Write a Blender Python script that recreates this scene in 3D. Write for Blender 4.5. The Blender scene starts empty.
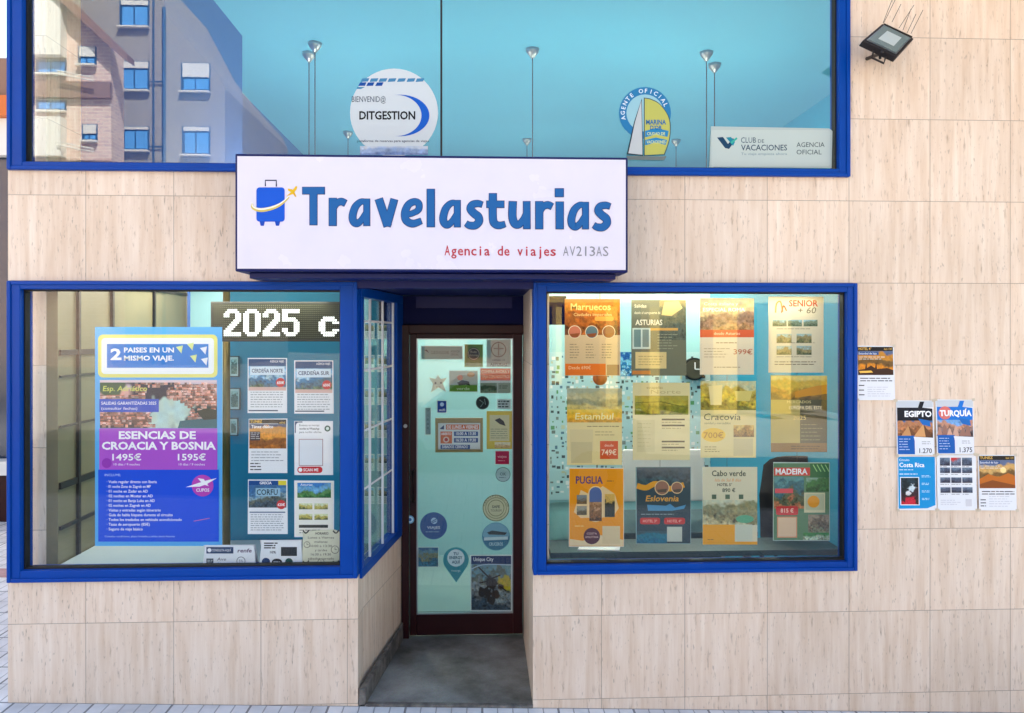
import bpy, bmesh, math, random
from mathutils import Vector, Matrix
R=math.radians
sc=bpy.context.scene; COL=sc.collection
random.seed(7)
# ---------------------------------------------------------------- camera geometry
F=740.0; TH=R(2.3); D=3.9; H=1.95; HOR=335.0
CT,ST=math.cos(TH),math.sin(TH)
def P(px,py,Y=0.0):
    u=(px-512)/F; v=(HOR-py)/F
    t=(Y+D)/(CT-u*ST)
    return Vector((t*(ST+u*CT),Y,H+t*v))
def PX(px,Y=0.0): return P(px,HOR,Y).x
def PZ(px,py,Y=0.0): return P(px,py,Y).z
def lin(c):
    r=[]
    for v in c[:3]:
        v=v/255.0
        r.append(v/12.92 if v<=0.04045 else ((v+0.055)/1.055)**2.4)
    return (r[0],r[1],r[2],1.0)
# ---------------------------------------------------------------- materials
def newmat(name):
    m=bpy.data.materials.new(name); m.use_nodes=True
    nt=m.node_tree; return m,nt,nt.nodes['Principled BSDF']
def mat(name,col,rough=.5,metal=0.,var=.12,scale=6.,bump=0.,emit=0.,spec=.5,coat=0.):
    m,nt,b=newmat(name)
    c=lin(col)
    tc=nt.nodes.new('ShaderNodeTexCoord'); n=nt.nodes.new('ShaderNodeTexNoise')
    n.inputs['Scale'].default_value=scale; n.inputs['Detail'].default_value=5
    nt.links.new(tc.outputs['Object'],n.inputs['Vector'])
    mx=nt.nodes.new('ShaderNodeMix'); mx.data_type='RGBA'
    mx.inputs[6].default_value=tuple(x*(1-var) for x in c[:3])+(1,)
    mx.inputs[7].default_value=tuple(min(1,x*(1+var)) for x in c[:3])+(1,)
    nt.links.new(n.outputs['Fac'],mx.inputs[0]); nt.links.new(mx.outputs[2],b.inputs['Base Color'])
    mr=nt.nodes.new('ShaderNodeMapRange'); mr.inputs['To Min'].default_value=max(0.03,rough-.08); mr.inputs['To Max'].default_value=min(1,rough+.08)
    nt.links.new(n.outputs['Fac'],mr.inputs['Value']); nt.links.new(mr.outputs[0],b.inputs['Roughness'])
    b.inputs['Metallic'].default_value=metal; b.inputs['Specular IOR Level'].default_value=spec
    b.inputs['Coat Weight'].default_value=coat
    if bump:
        bp=nt.nodes.new('ShaderNodeBump'); bp.inputs['Strength'].default_value=bump; bp.inputs['Distance'].default_value=.01
        nt.links.new(n.outputs['Fac'],bp.inputs['Height']); nt.links.new(bp.outputs[0],b.inputs['Normal'])
    if emit:
        b.inputs['Emission Color'].default_value=c; b.inputs['Emission Strength'].default_value=emit
    return m
def glassmat(name,tint,refl,rough=0.0):
    m=bpy.data.materials.new(name); m.use_nodes=True; nt=m.node_tree; nt.nodes.clear()
    o=nt.nodes.new('ShaderNodeOutputMaterial'); mx=nt.nodes.new('ShaderNodeMixShader')
    t=nt.nodes.new('ShaderNodeBsdfTransparent'); t.inputs[0].default_value=tint+(1,)
    g=nt.nodes.new('ShaderNodeBsdfGlossy'); g.inputs['Roughness'].default_value=rough
    lw=nt.nodes.new('ShaderNodeFresnel'); lw.inputs['IOR'].default_value=1.5
    mul=nt.nodes.new('ShaderNodeMath'); mul.operation='MULTIPLY'; mul.inputs[1].default_value=refl
    nt.links.new(lw.outputs[0],mul.inputs[0])
    nt.links.new(mul.outputs[0],mx.inputs[0]); nt.links.new(t.outputs[0],mx.inputs[1]); nt.links.new(g.outputs[0],mx.inputs[2])
    nt.links.new(mx.outputs[0],o.inputs[0]); return m
def attrmat(name,rough=.4,emit=0.):
    m,nt,b=newmat(name)
    a=nt.nodes.new('ShaderNodeVertexColor'); a.layer_name='Col'
    tc=nt.nodes.new('ShaderNodeTexCoord'); n=nt.nodes.new('ShaderNodeTexNoise'); n.inputs['Scale'].default_value=9; n.inputs['Detail'].default_value=3
    nt.links.new(tc.outputs['Object'],n.inputs['Vector'])
    bp=nt.nodes.new('ShaderNodeBump'); bp.inputs['Strength'].default_value=.15; bp.inputs['Distance'].default_value=.01
    nt.links.new(n.outputs['Fac'],bp.inputs['Height']); nt.links.new(bp.outputs[0],b.inputs['Normal'])
    nt.links.new(a.outputs['Color'],b.inputs['Base Color']); b.inputs['Roughness'].default_value=rough; b.inputs['Specular IOR Level'].default_value=.18
    if emit:
        nt.links.new(a.outputs['Color'],b.inputs['Emission Color']); b.inputs['Emission Strength'].default_value=emit
    return m
def travertine():
    m,nt,b=newmat('travertine'); L=nt.links.new; N=nt.nodes.new
    tc=N('ShaderNodeTexCoord'); sep=N('ShaderNodeSeparateXYZ'); L(tc.outputs['Object'],sep.inputs[0])
    ad=N('ShaderNodeMath'); ad.operation='ADD'; L(sep.outputs[0],ad.inputs[0]); L(sep.outputs[1],ad.inputs[1])
    cb=N('ShaderNodeCombineXYZ'); L(ad.outputs[0],cb.inputs[0]); L(sep.outputs[2],cb.inputs[1])
    mp=N('ShaderNodeMapping'); mp.inputs['Location'].default_value=(-TILE_X,-TILE_Z,0); L(cb.outputs[0],mp.inputs[0])
    br=N('ShaderNodeTexBrick'); br.offset=0; br.squash=1
    br.inputs['Scale'].default_value=1; br.inputs['Mortar Size'].default_value=.0016; br.inputs['Mortar Smooth'].default_value=.3
    br.inputs['Brick Width'].default_value=TILE_W; br.inputs['Row Height'].default_value=TILE_H; br.inputs['Bias'].default_value=0
    br.inputs['Color1'].default_value=(.0,.0,.0,1); br.inputs['Color2'].default_value=(1,1,1,1); br.inputs['Mortar'].default_value=(.5,.5,.5,1)
    L(mp.outputs[0],br.inputs[0])
    # per-slab shift of the veins
    shift=N('ShaderNodeVectorMath'); shift.operation='MULTIPLY_ADD'; shift.inputs[1].default_value=(7.3,3.1,5.7)
    L(br.outputs['Color'],shift.inputs[0]); L(mp.outputs[0],shift.inputs[2])
    def noise(sx,sy,detail,rough=.6,src=None):
        q=N('ShaderNodeMapping'); q.inputs['Scale'].default_value=(sx,sy,1); L((src or shift).outputs[0],q.inputs[0])
        n=N('ShaderNodeTexNoise'); n.inputs['Scale'].default_value=1; n.inputs['Detail'].default_value=detail; n.inputs['Roughness'].default_value=rough
        L(q.outputs[0],n.inputs['Vector']); return n
    n1=noise(26,1.6,6,.65); n2=noise(70,9,4); n3=noise(1.3,1.1,4,.5,mp); n4=noise(130,26,2,.5)
    r1=N('ShaderNodeValToRGB'); e=r1.color_ramp.elements
    e[0].position=.28; e[0].color=lin((222,194,166)); e[1].position=.72; e[1].color=lin((245,227,207))
    L(n1.outputs['Fac'],r1.inputs[0])
    # brown flecks elongated vertically
    r2=N('ShaderNodeValToRGB'); e=r2.color_ramp.elements; e[0].position=.60; e[0].color=(0,0,0,1); e[1].position=.74; e[1].color=(1,1,1,1)
    L(n2.outputs['Fac'],r2.inputs[0])
    mx=N('ShaderNodeMix'); mx.data_type='RGBA'; mx.inputs[7].default_value=lin((168,138,108)); L(r1.outputs[0],mx.inputs[6])
    m1=N('ShaderNodeMath'); m1.operation='MULTIPLY'; m1.inputs[1].default_value=.65; L(r2.outputs[0],m1.inputs[0]); L(m1.outputs[0],mx.inputs[0])
    r4=N('ShaderNodeValToRGB'); e=r4.color_ramp.elements; e[0].position=.66; e[0].color=(0,0,0,1); e[1].position=.72; e[1].color=(1,1,1,1)
    L(n4.outputs['Fac'],r4.inputs[0])
    mxb=N('ShaderNodeMix'); mxb.data_type='RGBA'; mxb.inputs[7].default_value=lin((120,98,78)); L(mx.outputs[2],mxb.inputs[6])
    m4=N('ShaderNodeMath'); m4.operation='MULTIPLY'; m4.inputs[1].default_value=.4; L(r4.outputs[0],m4.inputs[0]); L(m4.outputs[0],mxb.inputs[0])
    # slab to slab and large blotch variation
    hs=N('ShaderNodeHueSaturation'); mr=N('ShaderNodeMapRange'); mr.inputs['To Min'].default_value=.94; mr.inputs['To Max'].default_value=1.03
    L(br.outputs['Color'],mr.inputs['Value'])
    mr3=N('ShaderNodeMapRange'); mr3.inputs['From Min'].default_value=.3; mr3.inputs['From Max'].default_value=.7; mr3.inputs['To Min'].default_value=.92; mr3.inputs['To Max'].default_value=1.05; L(n3.outputs['Fac'],mr3.inputs['Value'])
    mm=N('ShaderNodeMath'); mm.operation='MULTIPLY'; L(mr.outputs[0],mm.inputs[0]); L(mr3.outputs[0],mm.inputs[1])
    L(mm.outputs[0],hs.inputs['Value']); L(mxb.outputs[2],hs.inputs['Color'])
    mo=N('ShaderNodeMix'); mo.data_type='RGBA'; mo.inputs[7].default_value=lin((122,98,78)); L(hs.outputs[0],mo.inputs[6])
    mf=N('ShaderNodeMath'); mf.operation='MULTIPLY'; mf.inputs[1].default_value=.75; L(br.outputs['Fac'],mf.inputs[0]); L(mf.outputs[0],mo.inputs[0])
    L(mo.outputs[2],b.inputs['Base Color']); b.inputs['Roughness'].default_value=.42
    bp=N('ShaderNodeBump'); bp.inputs['Strength'].default_value=.5; bp.inputs['Distance'].default_value=.003; bp.invert=True
    a2=N('ShaderNodeMath'); a2.operation='ADD'; L(br.outputs['Fac'],a2.inputs[0]); L(r4.outputs[0],a2.inputs[1]); L(a2.outputs[0],bp.inputs['Height'])
    L(bp.outputs[0],b.inputs['Normal']); return m
TILE_W=PX(930)-PX(849); TILE_H=(PZ(700,117)-PZ(700,531))/5
TILE_X=PX(849)-20*TILE_W; TILE_Z=PZ(700,531)-20*TILE_H
def pavermat():
    m,nt,b=newmat('grooved_pavers'); L=nt.links.new; N=nt.nodes.new
    tc=N('ShaderNodeTexCoord')
    br=N('ShaderNodeTexBrick'); br.offset=.5; br.inputs['Scale'].default_value=1; br.inputs['Brick Width'].default_value=.4; br.inputs['Row Height'].default_value=.4; br.inputs['Mortar Size'].default_value=.006
    br.inputs['Color1'].default_value=lin((236,234,232)); br.inputs['Color2'].default_value=lin((216,214,214)); br.inputs['Mortar'].default_value=lin((130,128,126))
    L(tc.outputs['Object'],br.inputs[0])
    b2=N('ShaderNodeTexBrick'); b2.offset=0; b2.inputs['Scale'].default_value=1; b2.inputs['Brick Width'].default_value=.08; b2.inputs['Row Height'].default_value=.2; b2.inputs['Mortar Size'].default_value=.004
    b2.inputs['Mortar Smooth'].default_value=.6
    L(tc.outputs['Object'],b2.inputs[0])
    n=N('ShaderNodeTexNoise'); n.inputs['Scale'].default_value=9; n.inputs['Detail'].default_value=8; L(tc.outputs['Object'],n.inputs['Vector'])
    mx=N('ShaderNodeMix'); mx.data_type='RGBA'; mx.blend_type='MULTIPLY'; mx.inputs[0].default_value=.55; L(br.outputs[0],mx.inputs[6])
    rr=N('ShaderNodeValToRGB'); rr.color_ramp.elements[0].position=.3; rr.color_ramp.elements[0].color=(.65,.65,.65,1); rr.color_ramp.elements[1].position=.65; L(n.outputs['Fac'],rr.inputs[0]); L(rr.outputs[0],mx.inputs[7])
    m2=N('ShaderNodeMix'); m2.data_type='RGBA'; m2.inputs[7].default_value=lin((150,148,150)); L(mx.outputs[2],m2.inputs[6])
    f=N('ShaderNodeMath'); f.operation='MULTIPLY'; f.inputs[1].default_value=.8; L(b2.outputs['Fac'],f.inputs[0]); L(f.outputs[0],m2.inputs[0])
    L(m2.outputs[2],b.inputs['Base Color']); b.inputs['Roughness'].default_value=.8
    bp=N('ShaderNodeBump'); bp.invert=True; bp.inputs['Strength'].default_value=.8; bp.inputs['Distance'].default_value=.006
    L(b2.outputs['Fac'],bp.inputs['Height']); L(bp.outputs[0],b.inputs['Normal']); return m
def brickmat():
    m,nt,b=newmat('brickwork'); L=nt.links.new; N=nt.nodes.new
    tc=N('ShaderNodeTexCoord'); sep=N('ShaderNodeSeparateXYZ'); L(tc.outputs['Object'],sep.inputs[0])
    ad=N('ShaderNodeMath'); ad.operation='ADD'; L(sep.outputs[0],ad.inputs[0]); L(sep.outputs[1],ad.inputs[1])
    cb=N('ShaderNodeCombineXYZ'); L(ad.outputs[0],cb.inputs[0]); L(sep.outputs[2],cb.inputs[1])
    br=N('ShaderNodeTexBrick'); br.inputs['Scale'].default_value=1; br.inputs['Brick Width'].default_value=.5; br.inputs['Row Height'].default_value=.16; br.inputs['Mortar Size'].default_value=.02
    br.inputs['Color1'].default_value=lin((226,196,180)); br.inputs['Color2'].default_value=lin((206,172,156)); br.inputs['Mortar'].default_value=lin((232,220,210))
    L(cb.outputs[0],br.inputs[0]); L(br.outputs[0],b.inputs['Base Color']); b.inputs['Roughness'].default_value=.85; return m
def concrete(name,c1,c2,scale=3.,rough=.6):
    m,nt,b=newmat(name); L=nt.links.new; N=nt.nodes.new
    tc=N('ShaderNodeTexCoord'); n=N('ShaderNodeTexNoise'); n.inputs['Scale'].default_value=scale; n.inputs['Detail'].default_value=9; n.inputs['Roughness'].default_value=.62
    L(tc.outputs['Object'],n.inputs['Vector']); r=N('ShaderNodeValToRGB'); e=r.color_ramp.elements
    e[0].position=.35; e[0].color=lin(c1); e[1].position=.65; e[1].color=lin(c2); L(n.outputs['Fac'],r.inputs[0])
    n2=N('ShaderNodeTexNoise'); n2.inputs['Scale'].default_value=120; L(tc.outputs['Object'],n2.inputs['Vector'])
    mx=N('ShaderNodeMix'); mx.data_type='RGBA'; mx.blend_type='OVERLAY'; mx.inputs[0].default_value=.35; L(r.outputs[0],mx.inputs[6]); L(n2.outputs['Color'],mx.inputs[7])
    hs=N('ShaderNodeHueSaturation'); hs.inputs['Saturation'].default_value=.7; L(mx.outputs[2],hs.inputs['Color'])
    L(hs.outputs[0],b.inputs['Base Color']); b.inputs['Roughness'].default_value=rough
    bp=N('ShaderNodeBump'); bp.inputs['Strength'].default_value=.3; bp.inputs['Distance'].default_value=.004; L(n2.outputs['Fac'],bp.inputs['Height']); L(bp.outputs[0],b.inputs['Normal'])
    return m
M={}
M['stone']=travertine(); M['paver']=pavermat(); M['brick']=brickmat()
M['blue']=mat('blue_enamel',(0,66,156),.34,0,.14,5,bump=.04,spec=.15)
M['navy']=mat('navy_enamel',(3,18,84),.4,0,.06,3,spec=.3)
M['darkblue']=mat('dark_transom_paint',(2,12,66),.6,spec=.15)
M['brown']=mat('dark_red_brown_door_paint',(44,8,11),.4,0,.15,8,spec=.25)
M['rubber']=mat('black_gasket',(16,16,18),.6)
M['glass']=glassmat('shop_glass',(.985,.998,.995),.75)
M['glass_up']=glassmat('upper_glass',(.95,.99,.99),1.8)
M['glass_side']=glassmat('side_glass',(.93,.985,.98),.45)
M['glass_door']=glassmat('door_glass',(.97,.995,.99),1.0)
M['glass_left']=glassmat('left_glass',(.985,.998,.995),.5)
M['print']=attrmat('printed_paper',.45)
M['gloss']=attrmat('printed_vinyl',.3)
M['ledlit']=attrmat('led_dots',.4,.3)
M['white']=mat('white_paint',(232,232,236),.45,0,.03)
M['signwhite']=mat('white_sign_acrylic',(228,222,235),.25,0,.035)
M['ceil']=mat('turquoise_ceiling_paint',(78,160,194),.8,0,.07,.9)
M['wallblue']=mat('bright_blue_wall_paint',(0,138,176),.6,0,.06,1.5)
M['walldeep']=mat('deep_blue_wall_paint',(0,70,146),.6,0,.06,1.5)
M['wallteal']=mat('pale_aqua_wall_paint',(150,200,204),.7,0,.05,1.5)
M['wallteal_d']=mat('grey_green_tiles',(112,140,140),.4,0,.15,3)
M['floor_in']=mat('grey_vinyl_floor',(58,74,80),.35,0,.15,4)
M['sill']=mat('white_display_shelf',(186,198,200),.35,0,.05)
M['panel']=mat('beige_green_panel',(116,108,80),.4,0,.3,2.5)
M['black']=mat('black_plastic',(18,18,20),.5)
M['chair']=mat('black_chair_fabric',(14,18,26),.85)
M['steel']=mat('brushed_steel',(160,165,168),.35,.9)
M['lamp_glass']=mat('floodlight_lens',(120,134,130),.2,0,.15,30)
M['bronze']=mat('dark_bronze_casing',(42,36,34),.45,.3)
M['wire']=mat('thin_brown_wire',(70,58,48),.5,.5)
M['porch']=concrete('stained_porch_concrete',(80,70,54),(160,158,150),2.0,.5)
M['skirt']=concrete('grimy_mortar',(70,64,58),(126,118,106),14)
M['asphalt']=concrete('asphalt',(58,58,60),(74,74,76),4,.85)
M['warm_bounce']=concrete('warm_bounce_paving',(176,160,140),(200,184,162),2,.85)
M['kerb']=concrete('kerb_concrete',(150,148,144),(176,174,170),5,.8)
M['redpave']=concrete('red_tactile_paving',(170,110,108),(196,136,130),8,.8)
M['grey_render']=mat('grey_render',(156,149,140),.85,0,.06,.6)
M['cream']=mat('cream_render',(238,204,96),.8,0,.08,.6)
M['whitewall']=mat('white_render',(226,224,218),.8,0,.04,.6)
M['brownband']=mat('brown_band',(142,112,96),.8)
M['orange']=mat('orange_fascia',(206,110,44),.6)
M['darkglass']=mat('dark_window_glass',(30,44,66),.12,0,.1)
M['skyglass']=mat('blue_window_glass',(90,160,230),.1,0,.08,1)
M['bluejamb']=mat('dark_blue_window_frame',(18,70,110),.5)
M['carpaint']=mat('white_car_paint',(215,220,226),.2,0,.02,coat=.8)
M['bulb']=mat('opal_globe',(255,236,206),.3,emit=50)
M['desk']=mat('dark_teal_desk',(22,56,62),.4)
M['gold']=mat('old_gold_pole',(120,104,52),.35,.6,.3,12)
M['wood']=mat('varnished_wood_frame',(150,126,66),.4,0,.2,20)
M['bark']=mat('bark',(80,66,54),.9,0,.3,10,.5)
M['leaf']=mat('leaf',(60,90,40),.6,0,.4,8)
# ---------------------------------------------------------------- mesh helpers
def box(bm,x0,x1,y0,y1,z0,z1):
    if x1<x0:x0,x1=x1,x0
    if y1<y0:y0,y1=y1,y0
    if z1<z0:z0,z1=z1,z0
    v=[bm.verts.new(p) for p in ((x0,y0,z0),(x1,y0,z0),(x1,y1,z0),(x0,y1,z0),(x0,y0,z1),(x1,y0,z1),(x1,y1,z1),(x0,y1,z1))]
    for f in ((0,3,2,1),(4,5,6,7),(0,1,5,4),(1,2,6,5),(2,3,7,6),(3,0,4,7)): bm.faces.new([v[i] for i in f])
def prism(bm,pts,off):   # pts planar loop, off vector
    a=[bm.verts.new(p) for p in pts]; b=[bm.verts.new(Vector(p)+Vector(off)) for p in pts]
    bm.faces.new(a); bm.faces.new(b[::-1]); n=len(pts)
    for i in range(n): bm.faces.new((a[i],b[i],b[(i+1)%n],a[(i+1)%n]))
def tube(bm,pts,r,seg=10):
    pts=[Vector(p) for p in pts]; rings=[]
    rs=r if isinstance(r,(list,tuple)) else [r]*len(pts)
    for i,p in enumerate(pts):
        d=(pts[min(i+1,len(pts)-1)]-pts[max(i-1,0)]).normalized()
        a=d.cross(Vector((0,0,1)));
        if a.length<.05: a=d.cross(Vector((1,0,0)))
        a.normalize(); b=d.cross(a)
        rings.append([bm.verts.new(p+rs[i]*(math.cos(2*math.pi*k/seg)*a+math.sin(2*math.pi*k/seg)*b)) for k in range(seg)])
    for i in range(len(rings)-1):
        for k in range(seg): bm.faces.new((rings[i][k],rings[i][(k+1)%seg],rings[i+1][(k+1)%seg],rings[i+1][k]))
    bm.faces.new(rings[0][::-1]); bm.faces.new(rings[-1])
def obj(name,bm,m,parent=None,loc=None,bevel=0.,smooth=False):
    bmesh.ops.recalc_face_normals(bm,faces=bm.faces[:])
    me=bpy.data.meshes.new(name)
    c=Vector((0,0,0))
    if loc is not None: c=Vector(loc)
    if loc is not None: bmesh.ops.translate(bm,verts=bm.verts[:],vec=-c)
    if smooth:
        for f in bm.faces: f.smooth=True
    bm.to_mesh(me); bm.free(); me.materials.append(m)
    o=bpy.data.objects.new(name,me); COL.objects.link(o); o.location=c
    if parent is not None:
        o.parent=parent
        q=parent; off=Vector((0,0,0))
        while q is not None: off+=q.location; q=q.parent
        o.location=c-off
    if bevel:
        md=o.modifiers.new('bevel','BEVEL'); md.width=bevel; md.segments=2; md.limit_method='ANGLE'
    return o
def tag(o,label=None,cat=None,group=None,kind=None):
    if label:o['label']=label
    if cat:o['category']=cat
    if group:o['group']=group
    if kind:o['kind']=kind
    return o
def thing(name,label,cat,loc,group=None):
    o=bpy.data.objects.new(name,None); COL.objects.link(o); o.location=loc; o.empty_display_size=.1
    return tag(o,label,cat,group)
def boxes(name,lst,m,parent=None,loc=None,bevel=0.):
    bm=bmesh.new()
    for b in lst: box(bm,*b)
    return obj(name,bm,m,parent,loc,bevel)
# ---------------------------------------------------------------- printed sheets
_tc={}
def glyphs(s,bold=0.):
    k=(s,bold)
    if k in _tc: return _tc[k]
    cu=bpy.data.curves.new('t','FONT'); cu.body=s; cu.size=1; cu.resolution_u=2; cu.offset=bold
    o=bpy.data.objects.new('t',cu); COL.objects.link(o)
    dg=bpy.context.evaluated_depsgraph_get(); dg.update()
    me=bpy.data.meshes.new_from_object(o.evaluated_get(dg))
    v=[(p.co.x,p.co.y) for p in me.vertices]; f=[tuple(q.vertices) for q in me.polygons]
    bpy.data.objects.remove(o); bpy.data.curves.remove(cu); bpy.data.meshes.remove(me)
    _tc[k]=(v,f); return _tc[k]
_gv,_=glyphs('H'); CAP=max(y for x,y in _gv)
class Sheet:
    """a printed sheet: flat thin object whose artwork is laid out on its own plane"""
    STEP=.00006
    def __init__(s,Y,rect,base,thick=.0012,shape=None,jig=0.):
        s.Y=Y; s.bm=bmesh.new(); s.cl=s.bm.loops.layers.float_color.new('Col'); s.k=0
        x0,y0,x1,y1=rect; s.rect=rect; s.base=base
        pts=shape or [(x0+random.uniform(-jig,jig),y0+random.uniform(-jig,jig)),(x1,y0),(x1+random.uniform(-jig,jig),y1),(x0,y1)]
        s.c=P((x0+x1)/2,(y0+y1)/2,Y)
        n0=len(s.bm.faces)
        prism(s.bm,[P(a,b,Y) for a,b in pts],(0,thick,0))
        s._col(s.bm.faces[:],base)
    def _col(s,faces,c):
        c=lin(c)
        for f in faces:
            for l in f.loops: l[s.cl]=c
    def lay(s): s.k+=1; return s.Y-s.k*s.STEP-.0002
    def poly(s,pts,c,y=None):
        y=s.lay() if y is None else y
        f=s.bm.faces.new([s.bm.verts.new(P(a,b,s.Y)+Vector((0,y-s.Y,0))) for a,b in pts]); s._col([f],c)
    def r(s,x0,y0,x1,y1,c,rad=0):
        if rad:
            pts=[]
            for cx,cy,a0 in ((x1-rad,y0+rad,-90),(x1-rad,y1-rad,0),(x0+rad,y1-rad,90),(x0+rad,y0+rad,180)):
                for k in range(5):
                    a=R(a0+k*22.5); pts.append((cx+rad*math.cos(a),cy+rad*math.sin(a)))
            s.poly(pts,c)
        else: s.poly([(x0,y0),(x1,y0),(x1,y1),(x0,y1)],c)
    def c_(s,cx,cy,rr,c,n=28,ry=None):
        ry=ry or rr
        s.poly([(cx+rr*math.cos(2*math.pi*k/n),cy+ry*math.sin(2*math.pi*k/n)) for k in range(n)],c)
    def ring(s,cx,cy,r0,r1,c,a0=0,a1=360,n=32,r0b=None):
        y=s.lay()
        for k in range(n):
            a=R(a0+(a1-a0)*k/n); b=R(a0+(a1-a0)*(k+1)/n)
            s.poly([(cx+r0*math.cos(a),cy+r0*math.sin(a)),(cx+r1*math.cos(a),cy+r1*math.sin(a)),(cx+r1*math.cos(b),cy+r1*math.sin(b)),(cx+r0*math.cos(b),cy+r0*math.sin(b))],c,y)
    def t(s,txt,x,base,h,c,w=None,al='c',bold=0.,rot=0.,slope=0.,skew=0.):
        v,f=glyphs(txt,bold)
        if not v: return
        mx=min(p[0] for p in v); Mx=max(p[0] for p in v); sy=h/CAP
        sx=sy if w is None else w/(Mx-mx)
        W=(Mx-mx)*sx
        ox={'c':x-W/2,'l':x,'r':x-W}[al]
        y=s.lay(); ca,sa=math.cos(rot),math.sin(rot); vs=[]
        for a,b in v:
            lx=(a-mx)*sx+b*sy*skew; ly=-b*sy
            if rot:
                lx-=W/2; q=(x+lx*ca-ly*sa,base+lx*sa+ly*ca)
            else: q=(ox+lx,base+ly+slope*lx)
            vs.append(s.bm.verts.new(P(q[0],q[1],s.Y)+Vector((0,y-s.Y,0))))
        fs=[]
        for q in f:
            try: fs.append(s.bm.faces.new([vs[i] for i in q]))
            except ValueError: pass
        s._col(fs,c)
    def ln(s,x0,y0,x1,y1,n,c,h=.9,rag=.3,word=4.):
        y=s.lay()
        for i in range(n):
            yy=y0+(y1-y0)*(i+.5)/n; x=x0; xe=x1-random.random()*rag*(x1-x0)
            while x<xe:
                w=random.uniform(.4,1.4)*word; e=min(x+w,xe)
                if e-x>.3: s.poly([(x,yy-h/2),(e,yy-h/2),(e,yy+h/2),(x,yy+h/2)],c,y)
                x=e+.8
    def ph(s,x0,y0,x1,y1,pal,seed=1,cell=1.3,amp=.55,blobs=()):
        """a printed photograph: bands of colour broken up by noise at several sizes"""
        cell*=.5; rg=random.Random(seed); nx=max(4,int((x1-x0)/cell)); ny=max(4,int((y1-y0)/cell)); y=s.lay()
        g=[[rg.uniform(-1,1) for _ in range(64)] for _ in range(64)]
        asp=(y1-y0)/(x1-x0)
        def no(u,v,q):
            u=(u*q)%62; v=(v*asp*q)%62; i,j=int(u),int(v); a,b=u-i,v-j; a=a*a*(3-2*a); b=b*b*(3-2*b)
            return (g[j][i]*(1-a)+g[j][i+1]*a)*(1-b)+(g[j+1][i]*(1-a)+g[j+1][i+1]*a)*b
        pl=[lin(q) for q in pal]; grid=[]; cols=[]
        for j in range(ny+1):
            row=[];cr=[]
            for i in range(nx+1):
                u=i/nx; v=j/ny
                t=v+amp*(.30*no(u,v,3.3)+.16*no(u+.3,v+.7,8)+.10*no(u+.6,v+.1,19))
                t=max(0,min(.9999,t))*(len(pl)-1); k=int(t); fr=t-k; fr=min(1,max(0,(fr-.3)/.4)); fr=fr*fr*(3-2*fr)
                c=[pl[k][q]*(1-fr)+pl[min(k+1,len(pl)-1)][q]*fr for q in range(3)]
                n1=no(u+.4,v+.2,13); n2=no(u+.1,v+.5,29); dark=max(0,-no(u+.9,v,17)-.35)*1.6
                m=1+amp*(.45*n1+.55*n2+.35*rg.uniform(-1,1))*(.2+.8*v)-dark*(v**.7)*amp
                hu=amp*.16*no(u+.2,v+.9,21)
                for bx,by,br,bc in blobs:
                    d=math.hypot((u-bx),(v-by)*asp)/br+.35*no(u,v,9)+.2*no(u,v,20)
                    if d<1:
                        bl=lin(bc); q_=min(1,(1-d)*6); c=[c[q]*(1-q_)+bl[q]*q_ for q in range(3)]; m=m*(1-.6*q_)+.6*q_
                m=max(.12,m)
                cr.append([max(0,min(1,c[0]*m*(1+hu))),max(0,min(1,c[1]*m)),max(0,min(1,c[2]*m*(1-hu))),1.])
                row.append(s.bm.verts.new(P(x0+(x1-x0)*u,y0+(y1-y0)*v,s.Y)+Vector((0,y-s.Y,0))))
            grid.append(row);cols.append(cr)
        for j in range(ny):
            for i in range(nx):
                f=s.bm.faces.new((grid[j][i],grid[j+1][i],grid[j+1][i+1],grid[j][i+1]))
                for l,(a,b) in zip(f.loops,((j,i),(j+1,i),(j+1,i+1),(j,i+1))): l[s.cl]=cols[a][b]
    def stroke(s,pts,w,c,closed=False):
        y=s.lay(); n=len(pts); L=[];Rr=[]
        for i in range(n):
            a=pts[max(i-1,0)] if not closed else pts[i-1]; b=pts[min(i+1,n-1)] if not closed else pts[(i+1)%n]
            dx,dy=b[0]-a[0],b[1]-a[1]; q=math.hypot(dx,dy) or 1
            nx,ny=-dy/q,dx/q; ww=(w[i] if isinstance(w,(list,tuple)) else w)/2
            L.append((pts[i][0]+nx*ww,pts[i][1]+ny*ww)); Rr.append((pts[i][0]-nx*ww,pts[i][1]-ny*ww))
        rg=range(n) if closed else range(n-1)
        for i in rg:
            j=(i+1)%n; s.poly([L[i],L[j],Rr[j],Rr[i]],c,y)
    def done(s,name,m=None,label=None,cat=None,group=None,parent=None):
        me=bpy.data.meshes.new(name)
        if parent is not None: pass
        bmesh.ops.translate(s.bm,verts=s.bm.verts[:],vec=-s.c)
        s.bm.to_mesh(me); s.bm.free(); me.materials.append(m or M['print'])
        o=bpy.data.objects.new(name,me); COL.objects.link(o); o.location=s.c
        if parent is not None:
            o.parent=parent; q=parent; off=Vector((0,0,0))
            while q is not None: off+=q.location; q=q.parent
            o.location=s.c-off
        return tag(o,label,cat,group)
def cat_rom(pts,n=6):
    out=[]; q=[pts[0]]+list(pts)+[pts[-1]]
    for i in range(1,len(q)-2):
        for k in range(n):
            t=k/n; o=[]
            for d in (0,1):
                a,b,c,e=q[i-1][d],q[i][d],q[i+1][d],q[i+2][d]
                o.append(.5*((2*b)+(-a+c)*t+(2*a-5*b+4*c-e)*t*t+(-a+3*b-3*c+e)*t**3))
            out.append(tuple(o))
    out.append(tuple(pts[-1])); return out
W_=(255,255,255)

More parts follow.
